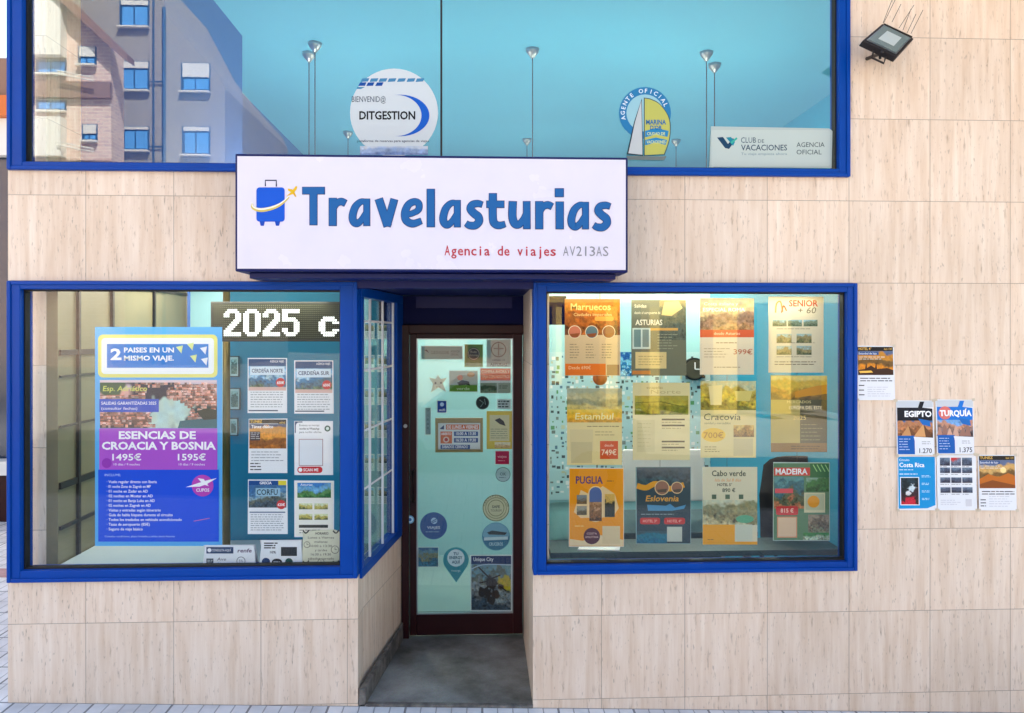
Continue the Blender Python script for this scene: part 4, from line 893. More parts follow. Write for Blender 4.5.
# sailing boat decal
s=Sheet(.0205,(619,87,671,161),(40,120,170),thick=.002,shape=[(645+26*math.cos(R(a)),113+26*math.sin(R(a))) for a in range(0,360,10)])
s.c_(645,113,18.6,(150,196,206)); 
for i,ch in enumerate('AGENTE OFICIAL'):
    a=R(-193+i*13.2)
    if ch!=' ': s.t(ch,645+20.2*math.cos(a),113+20.2*math.sin(a),4.0,(225,236,240),rot=a+math.pi/2,bold=.015)
s.poly([(641.8,98.4),(634,122),(626.6,154.5),(643,156)],(40,60,70)); s.poly([(641.3,100.5),(635,122),(628.4,153.3),(642.4,154.8)],(190,196,196))
def sail(q): return [(643.8+q,97.6+q)]+[p_ for p_ in cat_rom([(650,98.5+q),(660,104+q),(669.7-q,119),(670-q,138),(664.8-q,155-q)],5)]+[(643.8+q,156-q)]
s.poly(sail(0),(50,80,90)); s.poly(sail(.9),(186,186,92))
s.poly([(645,131),(656,128),(668.6,131),(667.5,137),(656,134.5),(645,137.5)],(40,130,180)); s.poly([(645,140),(656,137.5),(667,140),(665.6,145),(656,142.5),(645,145.5)],(40,130,180))
s.t('MARINA',656,124.5,4.6,(20,100,160),w=20,bold=.03); s.t("D'OR",656,129.8,4,(20,100,160),w=12,bold=.03); s.t('CIUDAD DE',656,135.2,2.8,(210,220,140),w=18,bold=.02); s.t('VACACIONES',656,143.4,2.8,(210,220,140),w=19,bold=.02)
s.poly([(626,155.8),(666.5,156.3),(664,160.3),(628,159.8)],(110,120,116))
s.done('sailing_boat_decal',M['gloss'],'sailing boat decal with yellow sail and blue ring on upper window','decal')
s=Sheet(.0205,(709.5,126.3,832.5,168),(176,190,184),thick=.004,shape=[(711,126.3),(829,128.4),(832.5,131),(831.5,168),(709.5,167)])
s.r(711.5,130,830,166,(188,200,192),rad=2)
s.poly([(717,137.5),(723,137),(728,144),(733,138),(735,141),(729,149),(725,148)],(20,60,90)); s.poly([(726,137.5),(731,137),(735,142),(733,146)],(30,130,150)); s.stroke([(731,143),(737,138)],2,(60,170,150))
s.t('CLUB',741,142.8,5.4,(30,60,84),w=15,al='l'); s.t('DE',758,142.8,3.4,(30,60,84),w=6,al='l'); s.t('VACACIONES',741,150.4,5.6,(30,60,84),w=46,al='l',bold=.008); s.t('Tu viaje empieza ahora',741,155,2.4,(110,140,150),w=46,al='l')
s.t('AGENCIA',796.5,147,4.6,(40,60,70),w=28,al='l'); s.t('OFICIAL',796.5,154.4,4.6,(40,60,70),w=25,al='l')
s.done('window_plaque',M['gloss'],'rectangular pale Club de Vacaciones plaque in corner of upper window','plaque')

# ================================================================= DOOR STICKERS
GD='stickers and notices on the entrance door'
DYs=DY+.0075
def sq(r,label,fn,base=(200,214,210),name='door_sticker',thick=.0012,m='gloss'):
    s=Sheet(DYs,r,base,thick=thick,jig=.2); fn(s,*r); s.done(name,M[m],label,'sticker' if 'sticker' in name else name.replace('_',' '),GD)
def rnd(cx,cy,rr,label,fn,base):
    s=Sheet(DYs,(cx-rr,cy-rr,cx+rr,cy+rr),base,shape=[(cx+rr*math.cos(2*math.pi*a/32),cy+rr*math.sin(2*math.pi*a/32)) for a in range(32)]); fn(s,cx,cy,rr)
    s.done('door_sticker',M['gloss'],label,'sticker',GD)
def f(s,x0,y0,x1,y1):
    s.r(x0+.6,y0+.6,x1-.6,y1-.6,(122,160,158)); s.poly([(x0+3,y0+4),(x0+6,y0+3.5),(x0+8,y0+7)],(20,50,60)); s.t('CLUB DE VACACIONES',x0+10,y0+8,3.2,(50,84,90),w=18,al='l'); s.t('AGENCIA',x1-12,y0+6.5,2.2,(50,84,90),w=9,al='l'); s.t('OFICIAL',x1-12,y0+9.6,2.2,(50,84,90),w=8,al='l')
sq((421,346,462.7,359.4),'long grey green Club de Vacaciones strip at top of the door',f)
def f(s,x0,y0,x1,y1):
    s.r(x0+.6,y0+.6,x1-.6,y1-.6,(90,122,30),rad=1.5); s.c_((x0+x1)/2,y0+9.5,6.4,(64,50,34)); s.ring((x0+x1)/2,y0+9.5,5.2,5.7,(200,190,150)); s.t('Ruta',473.6,y0+8.5,2.2,(220,200,160),w=6); s.t('Asturias',473.6,y0+11.8,2.2,(220,200,160),w=9)
sq((464.4,344.4,483,367),'olive green sticker with brown disc near top of the door',f,(120,150,50))
def f(s,x0,y0,x1,y1):
    s.ring(x0+12,y0+10,6.6,7.6,(30,40,44)); s.stroke([(x0+12,y0+4),(x0+12,y0+16)],1,(30,40,44)); s.stroke([(x0+7,y0+9),(x0+17,y0+9)],1,(30,40,44)); s.t('CAMARA DE',x0+12,y0+21.5,2,(40,56,60),w=13); s.t('ASTURIAS',x0+12,y0+26,2.4,(40,56,60),w=17,bold=.03)
sq((486.6,339.6,510.8,367),'grey sticker with a cross inside a ring, top right of the door',f,(150,174,172))
def f(s,x0,y0,x1,y1):
    s.r(x0+.5,y0+.5,x1-.5,y1-7,(168,182,168)); s.r(x0+.5,y1-7,x1-.5,y1-.5,(96,150,40)); s.c_(x0+11,y0+7,2.8,(214,130,100)); s.c_(x0+22,y0+4,3.8,(206,150,90),ry=2.4); s.poly([(x0+8,y0+12),(x0+13,y0+9.5),(x0+20,y0+11),(x0+21,y0+15),(x0+17,y0+14),(x0+10,y0+15)],(30,34,24)); s.t('verde',x0+14,y1-2,3,(226,236,200),w=13)
sq((449,370.6,477.8,392),'sticker with dark animal figure above green strip on the door',f)
def f(s,x0,y0,x1,y1):
    s.r(x0+.5,y0+.5,x1-.5,y0+12.5,(222,92,30)); s.t('COMPRA AHORA Y',x0+15.5,y0+5,2.7,(250,214,170),w=28); s.t('VIAJA CON NOSOTROS',x0+15.5,y0+9.8,2.7,(250,214,170),w=28); s.ph(x0+.5,y0+15,x0+17,y1-.5,[(130,150,130),(60,86,60),(110,130,100)],201,1.1); s.r(x0+17.5,y0+15,x1-.5,y1-.5,(150,166,150)); s.ln(x0+19,y0+17,x1-2,y0+21,2,(60,80,70),.7)
sq((480,368,511,393.3),'sticker with orange upper half at right edge of the door glass',f)
def f(s,x0,y0,x1,y1):
    s.r(x0+.5,y0+.5,x1-.5,y1-.5,(28,66,150)); s.c_(x0+5,y0+4,2,(200,220,240)); s.t('wifi',x0+5,y1-2,2.4,W_,w=6)
sq((437,400.4,446.8,413),'small blue tag sticker above opening hours board on the door',f)
def f(s,cx,cy,rr): s.c_(cx,cy,rr-1,(34,44,46)); s.stroke([(cx-3,cy-3),(cx+1,cy),(cx-2,cy+4)],.7,(110,130,130)); s.stroke([(cx+2,cy-4),(cx+3,cy+2)],.7,(110,130,130))
rnd(482.5,402.8,6.7,'black round sticker left of the scribbled white label on the door',f,(70,80,80))
def f(s,x0,y0,x1,y1): s.r(x0+.4,y0+.4,x1-.4,y1-.4,(120,150,146)); [s.t(c_,(x0+x1)/2,y0+5+i*4.2,2.6,(50,80,80)) for i,c_ in enumerate('TIRAR')]
sq((425,407.6,431,435),'narrow vertical grey green strip at left of the door glass',f)
def f(s,x0,y0,x1,y1): s.ln(x0+1,y0+1,x1-1,y1-1,3,(60,80,80),1.4,.3,3)
sq((497,399,511,409),'scribbled white label right of the black round sticker',f,(190,206,206))
def f(s,x0,y0,x1,y1):
    s.r(x0+.8,y0+.8,x1-.8,y1-.8,(214,190,50)); s.r(x0+3,y0+4,x1-3,y0+30,(210,206,160)); s.poly([(x0+8,y0+9),(x0+13,y0+7),(x0+17,y0+10),(x0+19,y0+15),(x0+13,y0+13)],(40,34,30)); s.ln(x0+4,y0+17,x1-4,y0+28,5,(130,140,110),.6,.1,5); s.ph(x0+8,y0+31,x1-2,y1-1,[(220,214,180),(200,170,110)],203,1.1)
sq((486.6,411,512.3,449),'yellow bordered notice beside opening hours board on the door',f,(200,170,40))
def f(s,x0,y0,x1,y1): s.r(x0+.4,y0+.4,x1-.4,y1-.4,(182,28,76)); s.t('viajes',x0+7,y0+7,2.6,(240,190,200),w=9); s.ln(x0+3,y0+9,x1-3,y0+11,1,(230,160,180),.6)
sq((495,450.7,509.5,464.5),'small crimson square sticker under the yellow notice',f)
def f(s,cx,cy,rr): s.ring(cx,cy,rr-.8,rr-.2,(70,110,110)); s.t('OK',cx,cy+1,3,(50,80,80),w=6); s.ln(cx-4,cy+2,cx+4,cy+4,1,(80,110,110),.6)
rnd(503,474.5,7.6,'pale translucent round sticker below the crimson square',f,(168,200,200))
def f(s,cx,cy,rr): s.ring(cx,cy,rr-.9,rr-.2,(70,90,60)); s.ring(cx,cy,rr-3.4,rr-2.9,(110,120,80)); s.ring(cx,cy,rr-5.8,rr-5.2,(110,120,80)); s.t('SAFE',cx,cy,2.6,(70,80,60),w=8,bold=.02); s.t('TOURISM',cx,cy+3.6,2.3,(70,80,60),w=11); [s.t(ch,cx+11.2*math.cos(R(-165+i*12)),cy+11.2*math.sin(R(-165+i*12)),2.2,(90,100,60),rot=R(-165+i*12+90)) for i,ch in enumerate('CERTIFICADO OK') if ch!=' ']
rnd(496,508,13.5,'cream round seal with green rings on the right of the door glass',f,(206,206,160))
def f(s,cx,cy,rr):
    s.c_(cx,cy,rr-.6,(40,120,150)); s.poly([(cx+(rr-.8)*math.cos(R(a)),cy-1+(rr-1.5)*math.sin(R(a))*(1 if a<0 else .3)) for a in range(-180,181,20)],(120,176,196)); s.poly([(cx-9,cy-4),(cx-4,cy-6),(cx+11,cy-4),(cx+9,cy-1.5),(cx-7,cy-2)],(40,50,44)); s.poly([(cx-12,cy+1),(cx+12,cy),(cx+12,cy+3),(cx-12,cy+4)],(200,224,226)); s.t('CRUCEROS',cx,cy+9,3,(190,224,232),w=14,bold=.02)
rnd(496,536.5,14,'round blue cruise sticker with ship below the cream seal',f,(60,140,170))
def f(s,cx,cy,rr): s.c_(cx,cy,rr-.5,(18,84,150)); s.c_(cx+.5,cy-5,3.2,(180,214,236)); s.stroke([(cx-2,cy-4),(cx+3,cy-7)],.8,(18,84,150)); s.stroke([(cx-2,cy-2.5),(cx+3,cy-5)],.8,(18,84,150)); s.t('VIAJES',cx,cy+3,2.6,(220,236,246),w=13,bold=.01); s.ln(cx-8,cy+5,cx+8,cy+7,1,(150,196,226),.6)
rnd(433.6,525.8,13.6,'solid blue round sticker at left of the door glass',f,(30,100,160))
def f(s,x0,y0,x1,y1): s.ph(x0+.5,y0+.5,x1-.5,y1-.5,[(40,100,140),(90,140,150),(120,130,90),(30,110,130),(30,120,150)],204,1.2,.8)
sq((417.8,547,438.6,567),'small coastal photo sticker at left edge of the door glass',f)
cx,cy,rr=455.9,560,12.8
s=Sheet(DYs,(443,547,469,582),(30,150,160),shape=[(cx+rr*math.cos(R(a)),cy+rr*math.sin(R(a))) for a in range(-210,31,12)]+[(456.2,582.5)])
s.c_(cx,cy-2,8.6,(224,240,240)); s.t('TU',cx,cy-5,2.6,(30,110,120),w=5,bold=.03); s.t('ENERGY',cx,cy-1,2.8,(30,110,120),w=13,bold=.03); s.t('AQUÍ',cx,cy+3.4,2.8,(30,110,120),w=8,bold=.03); s.t('recarga',cx,cy+11.5,2.2,(200,236,240),w=9)
s.done('door_sticker',M['gloss'],'teal map pin shaped sticker low on the door glass','sticker',GD)
def f(s,x0,y0,x1,y1):
    s.ph(x0+1,y0+9,x1-1,y1-1,[(120,160,170),(110,120,110),(150,160,160),(110,116,120),(60,76,90)],205,1.1,1.,blobs=((.86,.42,.2,(200,180,40)),(.5,.42,.16,(60,46,36)),(.35,.62,.15,(50,40,34)),(.62,.66,.1,(70,50,36)),(.5,.8,.1,(60,50,44)),(.75,.5,.08,(90,60,40))))
    s.r(x0+.8,y0+.8,x1-.8,y0+9,(26,50,100)); s.t('Unique City',x0+3,y0+6,3.6,W_,w=20,al='l',bold=.01); s.stroke(cat_rom([(x0+1,y0+14),(x0+14,y0+9.5),(x1-1,y0+10)],5),1,(190,210,226))
    for q in ((8,12,20,24),(20,24,30,20),(12,36,20,30),(24,42,22,30),(28,30,36,36),(9,28,18,26),(18,46,20,34)): s.stroke([(x0+q[0],y0+q[1]),(x0+q[2],y0+q[3])],1.4,(54,38,28))
s=Sheet(DYs,(470.4,555,511.9,611),(220,226,224),thick=.0015); f(s,470.4,555,511.9,611); s.done('door_poster',M['gloss'],'city festival poster with dark branching figure at lower right of the door','poster')
# opening hours board in a wooden frame
OB=thing('opening_hours_board','opening hours notice in a wooden frame hanging inside the door','notice board',P(459,452,DY+.03))
x0,y0,x1,y1=435.3,418,483,452
a=P(x0,y0,DY+.03); b=P(x1,y1,DY+.03); w=.018
boxes('frame',[(a.x,a.x+w,DY+.02,DY+.04,b.z,a.z),(b.x-w,b.x,DY+.02,DY+.04,b.z,a.z),(a.x+w,b.x-w,DY+.02,DY+.04,b.z,b.z+w),(a.x+w,b.x-w,DY+.02,DY+.04,a.z-w*1.8,a.z)],M['wood'],OB,bevel=.002)
s=Sheet(DY+.035,(438,423,480.5,449.5),(226,232,228))
s.r(446,424.5,479,429.5,(222,110,40)); s.t('DE LUNES A VIERNES',462.5,428.6,3.2,W_,w=31,bold=.02); s.poly([(439.5,429),(444,425),(444,429.5)],(60,80,120))
s.r(440.5,431.5,452,443.5,(224,110,50)); s.t('ABIERTO',446.2,435,2.4,W_,w=10,bold=.02); s.c_(446.2,439.6,3,(240,210,190)); s.c_(446.2,439.6,1.8,(200,60,40))
s.r(454,431.5,478,436,(40,80,140)); s.t('10:00 A 13:30',466,435,2.9,W_,w=20,bold=.02); s.r(454,438,478,442.5,(40,80,140)); s.t('16:30 A 19:30',466,441.5,2.9,W_,w=20,bold=.02)
s.r(440.5,444.8,470,449,(40,80,140)); s.t('SÁBADOS CERRADO',455,448.1,2.7,W_,w=26,bold=.02)
s.done('notice',M['print'],parent=OB)
# hanging star with bottles
s=Sheet(DYs,(428,374,447,394),(206,206,180),thick=.006,shape=[(429,377.5),(435.5,379),(438,374.5),(440.5,379),(447,377.8),(442.8,383.5),(446.5,392),(438.5,387.5),(431,392.5),(433,384)])
s.c_(435.5,383,1.1,(60,50,40)); s.c_(441,383,1.1,(60,50,40)); s.stroke([(436,387),(440.5,387)],.7,(110,80,60))
s.done('star_ornament',M['print'],'cream star ornament with a face hanging inside the door','ornament')

# ================================================================= FLOODLIGHT
fl=P(889,40,-.14)
FL=thing('floodlight','small dark LED floodlight tilted on the wall at upper right','floodlight',P(884,55,0))
# lamp head: a flat box turned and tilted down
def fp(px,py,Y): return P(px,py,Y)
corn=[fp(862.5,40.5,-.20),fp(882.5,23.5,-.10),fp(914,38.5,-.12),fp(897,57,-.22)]
n=(corn[1]-corn[0]).cross(corn[3]-corn[0]).normalized()
if n.y<0:n=-n
n=-n
bm=bmesh.new(); prism(bm,corn,tuple(-n*.035)); obj('housing',bm,M['bronze'],FL,bevel=.004)
ce=sum(corn,Vector())/4
inn=[ce+(c-ce)*.86 for c in corn]; inn=[q+n*.001 for q in inn]
bm=bmesh.new(); prism(bm,inn,tuple(n*.003)); obj('reflector',bm,M['steel'],FL)
inn=[ce+(c-ce)*.80+n*.0045 for c in corn]
bm=bmesh.new(); prism(bm,inn,tuple(n*.003)); obj('lens',bm,M['lamp_glass'],FL)
inn=[ce+(c-ce)*.45+n*.008 for c in corn]
bm=bmesh.new(); prism(bm,inn,tuple(n*.002)); obj('led_plate',bm,mat('led_plate_white',(196,206,200),.3),FL)
bm=bmesh.new(); e0=corn[0]*.6+corn[3]*.4; e1=corn[0]*.25+corn[3]*.75
tube(bm,[e0-n*.02,e0-n*.02+Vector((0,.02,-.03)),e1-n*.02+Vector((0,.02,-.03)),e1-n*.02],.006,8)
q=P(879,54,-.12); tube(bm,[(e0+e1)/2+Vector((0,.0,-.01)),q,Vector((q.x,0.,q.z+.02))],.010,8); tube(bm,[q+Vector((0,-.01,0)),q+Vector((0,-.01,-.03))],.007,8); obj('bracket',bm,M['bronze'],FL,smooth=True)
for (ax,ay,bx_,by_) in ((883,23,892,0),(883.5,23.5,898,-6),(892,22,901,4),(899,28,914,5),(903,30,911,9),(907,33,916,14),(911,33.5,923,10)):
    bm=bmesh.new(); tube(bm,[P(ax,ay,-.11),P(bx_,by_,-.09)],.0014,5); obj('bird_spike',bm,M['wire'],FL)
bm=bmesh.new(); tube(bm,[P(884,24,-.09),P(912,37,-.1)],.004,6); obj('spike_strip',bm,M['bronze'],FL)

# ================================================================= PENDANT LAMPS
LG='pendant lamps hanging from the turquoise ceiling'
def pend(px,py,label,zl):
    t=F*(zC-H)/(HOR-py); 
    u=(px-512)/F; Y=t*(CT-u*ST)-D; p=P(px,py,Y)
    o=thing('pendant_lamp',label,'pendant lamp',(p.x,Y,zC),LG)
    bm=bmesh.new(); tube(bm,[(p.x,Y,zC-.001),(p.x,Y,zC-.025),(p.x,Y,zC-.075)],[.055,.05,.012],18); obj('ceiling_rose',bm,M['steel'],o,smooth=True)
    bm=bmesh.new(); tube(bm,[(p.x,Y,zC-.07),(p.x,Y,zl+.13)],.0045,6); obj('cord',bm,M['wire'],o)
    bm=bmesh.new(); tube(bm,[(p.x,Y,zl+.14),(p.x,Y,zl+.09),(p.x,Y,zl+.06)],[.02,.04,.045],16); obj('cap',bm,M['steel'],o,smooth=True)
    bm=bmesh.new(); bmesh.ops.create_uvsphere(bm,u_segments=20,v_segments=12,radius=.085); bmesh.ops.translate(bm,verts=bm.verts[:],vec=(p.x,Y,zl)); obj('globe',bm,M['bulb'],o,smooth=True)
pend(315,43,'front pendant lamp of the left pair, behind the upper window',2.75)
pend(309,53,'rear pendant lamp of the left pair, behind the upper window',2.8)
pend(532.5,49,'single pendant lamp hanging at the centre of the upper window',2.75)
pend(706.5,52,'front pendant lamp of the right pair above the plaque',2.75)
pend(714.5,64,'rear pendant lamp of the right pair above the plaque',2.8)
pend(348,132,'far pendant lamp just left of the round Ditgestion decal',2.9)
pend(527,139,'far pendant lamp low behind the top edge of the sign',2.9)
pend(676,140,'far pendant lamp right of the sailing boat decal',2.9)

# ================================================================= SHOP INTERIOR THINGS
dk=thing('office_desk','dark teal office desk seen low through the right window','desk',(PX(640,.8),.8,.02))
x0,x1=PX(560,.6),PX(755,.6)
boxes('desk_top',[(x0,x1,.55,1.15,.72,.75)],M['desk'],dk,bevel=.004)
for lx in (x0+.03,x1-.07):
    for ly in (.58,1.08): boxes('leg',[(lx,lx+.04,ly,ly+.04,.02,.72)],M['steel'],dk)
boxes('modesty_panel',[(x0+.08,x1-.08,1.0,1.02,.3,.7)],M['desk'],dk)
mo=thing('computer_monitor','flat computer monitor on the desk behind the Eslovenia poster','monitor',(PX(664,.9),.9,.75))
mx_=PX(664,.9)
boxes('screen_back',[(mx_-.27,mx_+.27,.9,.93,.86,1.2)],M['white'],mo,bevel=.01); boxes('stand',[(mx_-.03,mx_+.03,.93,.96,.76,.95)],M['steel'],mo); boxes('foot',[(mx_-.12,mx_+.12,.85,1.0,.751,.765)],M['steel'],mo,bevel=.003)
ch=thing('office_chair','black fabric office chair behind the Madeira poster','chair',(PX(792,.7),.7,.02))
cx_=PX(795,.62)
bm=bmesh.new(); pts=[]
nx,nz=8,10
gv=[]
for j in range(nz+1):
    row=[]
    for i in range(nx+1):
        u=i/nx*2-1; v=j/nz; w_=.23*(1-.25*max(0,v-.6)/.4*abs(u)**2)-.03*(1-v)
        row.append(bm.verts.new((cx_+u*w_,.62+.05*u*u-.03*math.sin(v*3.1),.58+v*.62-(.06*abs(u)**3 if v>.9 else 0))))
    gv.append(row)
for j in range(nz):
    for i in range(nx): bm.faces.new((gv[j][i],gv[j][i+1],gv[j+1][i+1],gv[j+1][i]))
bmesh.ops.solidify(bm,geom=bm.faces[:],thickness=.06); obj('backrest',bm,M['chair'],ch,smooth=True)
boxes('seat',[(cx_-.24,cx_+.24,.35-.25,.60,.46,.54)],M['chair'],ch,bevel=.03)
bm=bmesh.new(); tube(bm,[(cx_,.36,.46),(cx_,.36,.12)],.03,12); obj('column',bm,M['steel'],ch)
for q in range(5):
    a=q*2*math.pi/5+.3; bm=bmesh.new(); tube(bm,[(cx_,.36,.13),(cx_+.24*math.cos(a),.36+.2*math.sin(a),.07),(cx_+.25*math.cos(a),.36+.21*math.sin(a),.03)],[.025,.018,.02],8); obj('leg',bm,M['black'],ch)
for sgn in (-1,1):
    bm=bmesh.new(); tube(bm,[(cx_+sgn*.25,.45,.52),(cx_+sgn*.29,.45,.7),(cx_+sgn*.29,.2,.72)],.016,8); obj('armrest',bm,M['black'],ch,smooth=True)
# visitor chair, pale grey, left
vc=thing('visitor_chair','pale grey curved visitor chair at lower left of the right window','chair',(PX(575,.5),.5,.02))
vx=PX(572,.5); bm=bmesh.new(); gv=[]
for j in range(9):
    row=[]; v=j/8
    for i in range(9):
        u=i/8*2-1; row.append(bm.verts.new((vx+u*.21,.55+.1*(1-v)**2*(-1)+.07*u*u,.44+v*.5-.05*abs(u)**3*(v>.85))))
    gv.append(row)
for j in range(8):
    for i in range(8): bm.faces.new((gv[j][i],gv[j][i+1],gv[j+1][i+1],gv[j+1][i]))
bmesh.ops.solidify(bm,geom=bm.faces[:],thickness=.02); obj('backrest',bm,M['wallteal'],vc,smooth=True)
boxes('seat',[(vx-.21,vx+.21,.17,.5,.43,.46)],M['wallteal'],vc,bevel=.012)
for sx in (-.18,.18):
    for sy in (.2,.47):
        bm=bmesh.new(); tube(bm,[(vx+sx,sy,.43),(vx+sx*1.15,sy,.02)],.011,8); obj('leg',bm,M['steel'],vc)
# sheet of paper on the sill
pp=P(598,556,.3); bm=bmesh.new(); prism(bm,[(pp.x-.13,.2,zWbR+.062),(pp.x+.10,.18,zWbR+.062),(pp.x+.14,.34,zWbR+.062),(pp.x-.08,.36,zWbR+.062)],(0,0,.006))
tag(obj('paper_stack',bm,M['white'],loc=(pp.x,.27,zWbR+.062)),'white stack of paper on the shelf below the Puglia poster','paper stack')
boxes('window_shelf',[(rw0+.11,xr-.01,T+.005,.42,zWbR+.03,zWbR+.06)],M['desk'],B)
# collage of little prints on the partition
s=Sheet(2.593,(548,352,745,500),(170,208,212),thick=.004); rg=random.Random(5); y=s.lay()
for j in range(28):
    for i in range(38):
        if rg.random()<.72:
            xx=551+i*5.0+rg.uniform(-1.2,1.2); yy=356+j*5.0+rg.uniform(-1,1); w_,h_=rg.uniform(1.,3.8),rg.uniform(1.2,4.)
            c=rg.choice([(70,86,86),(100,116,110),(90,150,100),(80,120,140),(120,134,130),(190,196,160),(60,72,76),(226,232,230),(226,232,230)])
            s.poly([(xx,yy),(xx+w_,yy),(xx+w_,yy+h_),(xx,yy+h_)],c,y)
s.done('photo_collage',None,'wall collage of many tiny prints behind the posters in right window','collage')
ck=thing('wall_clock','dark round clock on the pale wall between the top row posters','clock',P(694,369,2.58))
c_=P(694,369,2.58); bm=bmesh.new(); tube(bm,[(c_.x,2.595,c_.z),(c_.x,2.56,c_.z)],.10,32); obj('case',bm,M['black'],ck)
bm=bmesh.new(); tube(bm,[(c_.x,2.558,c_.z),(c_.x,2.552,c_.z)],.085,32); obj('clock_face',bm,mat('clock_face',(70,66,50),.5),ck)
boxes('hand',[(c_.x-.005,c_.x+.005,2.545,2.549,c_.z,c_.z+.06),(c_.x,c_.x+.05,2.545,2.549,c_.z-.004,c_.z+.004)],M['white'],ck)
c_=P(600,378,.6); bm=bmesh.new(); bmesh.ops.create_uvsphere(bm,u_segments=20,v_segments=12,radius=.045); bmesh.ops.translate(bm,verts=bm.verts[:],vec=c_); tube(bm,[c_+Vector((0,0,.04)),(c_.x,c_.y,2.5)],.002,5)
tag(obj('bauble',bm,M['orange'],loc=c_,smooth=True),'small round brown bauble hanging just below the Morocco poster','bauble')
s=Sheet(2.59,(620,352,633,376),(40,120,180),thick=.004); s.ph(620.5,352.5,632.5,375.5,[(30,90,160),(120,190,220),(30,110,170),(160,210,230)],301,1.2,1.); s.done('wall_print',None,'blue patterned print on the wall between first two top posters','picture')

# ================================================================= ACROSS THE STREET (seen mirrored in the glass)
def Q(px,py,Yv):      # where a thing must stand on the far side for the shop glass to mirror it at that spot
    p=P(px,py,Yv); return Vector((p.x,-Yv,p.z))
def pblock(bm,pts,Yv,depth): prism(bm,[Q(a,b,Yv) for a,b in pts],(0,-depth,0))
def qbox(bm,r,Yv,d0,d1):
    a=Q(r[0],r[1],Yv); b=Q(r[2],r[3],Yv); box(bm,a.x,b.x,-Yv+d0,-Yv+d1,b.z,a.z)
GY=34
gb=thing('grey_building','tall grey rendered apartment building across the street, mirrored in the upper window','building',Q(150,376,GY))
bm=bmesh.new(); pblock(bm,[(60,-70),(118,-70),(155,0),(180,32),(205,60),(218,74),(224.5,88),(225,378),(60,378)],GY,12); obj('wall',bm,M['grey_render'],gb)
def bwin(parent,r,Yv,shutter=.25):
    x0,y0,x1,y1=r
    bm=bmesh.new(); qbox(bm,(x0,y0,x1,y1),Yv,.004,.06); w=obj('window',bm,M['bluejamb'],parent)
    bm=bmesh.new(); xm=(x0+x1)/2; ys=y0+(y1-y0)*shutter
    qbox(bm,(x0+3,ys+1.5,xm-.8,y1-3),Yv,.062,.08); qbox(bm,(xm+.8,ys+1.5,x1-1.5,y1-3),Yv,.062,.08); obj('pane',bm,M['skyglass'],w)
    bm=bmesh.new(); qbox(bm,(x0+2,y0+1,x1-.6,ys),Yv,.062,.14); obj('shutter',bm,M['whitewall'],w)
    bm=bmesh.new(); qbox(bm,(x0-1,y1-1.2,x1+.8,y1+.8),Yv,.062,.3); obj('sill',bm,M['whitewall'],w)
for r,sh in (((119.5,0,149,28),.2),((120,61,149,91.5),.25),((181,62.5,210,92.6),.5),((182,126,210,156),.18),((122,126,149,151.6),.15),((119.5,-64,149,-34),.2),((182,192,210,222),.3),((122,192,149,222),.2),((182,258,210,288),.3),((122,258,149,288),.2)):
    bwin(gb,r,GY,sh)
bm=bmesh.new()
for x in (154,164.5): a=Q(x,-40 if x<160 else 8,GY); b=Q(x,370,GY); tube(bm,[a+Vector((0,.12,0)),b+Vector((0,.12,0))],.09 if x>160 else .05,8)
for y_ in (82,147,212): a=Q(150,y_,GY); b=Q(165,y_,GY); tube(bm,[a+Vector((0,.12,0)),b+Vector((0,.12,0))],.04,6)
obj('drainpipe',bm,M['bluejamb'],gb)
BY=30
bb=thing('brick_building','pale brick apartment building with white balconies across the street, mirrored at far left','building',Q(40,379,BY))
bm=bmesh.new(); pblock(bm,[(-160,-160),(-20,-160),(62,-4),(110,42),(112,378),(-160,378)],BY,1.2); obj('wall',bm,M['brick'],bb)
bm=bmesh.new(); prism(bm,[Q(58,-14,BY),Q(66,-6,BY),Q(134,60,BY),Q(134,66,BY),Q(128,62,BY),Q(58,-2,BY)],(0,.7,0)); obj('eave',bm,M['brownband'],bb)
bm=bmesh.new(); qbox(bm,(-40,-60,66,58),BY,.002,.5); qbox(bm,(-40,118,66,158),BY,.002,.5); qbox(bm,(-40,190,66,230),BY,.002,.5); obj('balcony',bm,M['whitewall'],bb)
bm=bmesh.new(); qbox(bm,(-40,81,112,99),BY,.003,.25); qbox(bm,(-40,160,112,176),BY,.003,.25); obj('band',bm,M['brownband'],bb)
for r in ((36,59,66,75),(78,46,96,66),(82,124,97,142),(36,99,66,112),(82,196,97,214)): bwin(bb,r,BY,.55 if r[0]>70 else .1)
bm=bmesh.new()
for y_ in (75,78,145,148): a=Q(64,y_,BY); b=Q(100,y_+7,BY); tube(bm,[a+Vector((0,.6,0)),b+Vector((0,.6,0))],.035,6)
obj('railing',bm,M['whitewall'],bb)
CY=15
cb_=thing('cream_arcade','low cream arcade building across the street, mirrored in the right window','building',Q(700,411,CY))
bm=bmesh.new()
for x0,x1 in ((556,562),(606,618),(650,660),(714,738),(772,792),(840,850)): qbox(bm,(x0,303,x1,414),CY,0,-1)
qbox(bm,(540,290,870,303),CY,.1,-6); obj('wall',bm,M['cream'],cb_)
bm=bmesh.new(); qbox(bm,(545,303.5,865,413),CY,-2,-2.3); obj('recessed_shopfront',bm,M['darkglass'],cb_)
# long block behind closing the far side of the street
db=thing('street_block','long white and brown row of buildings closing the far side of the street','building',(10,-46,-1.5))
boxes('wall',[(-4,45,-56,-46,-2.2,4.5)],M['brownband'],db)
for q in range(12): boxes('window',[(-1+q*3.7,.6+q*3.7,-46,-45.95,.4,2.6)],M['darkglass'],db)
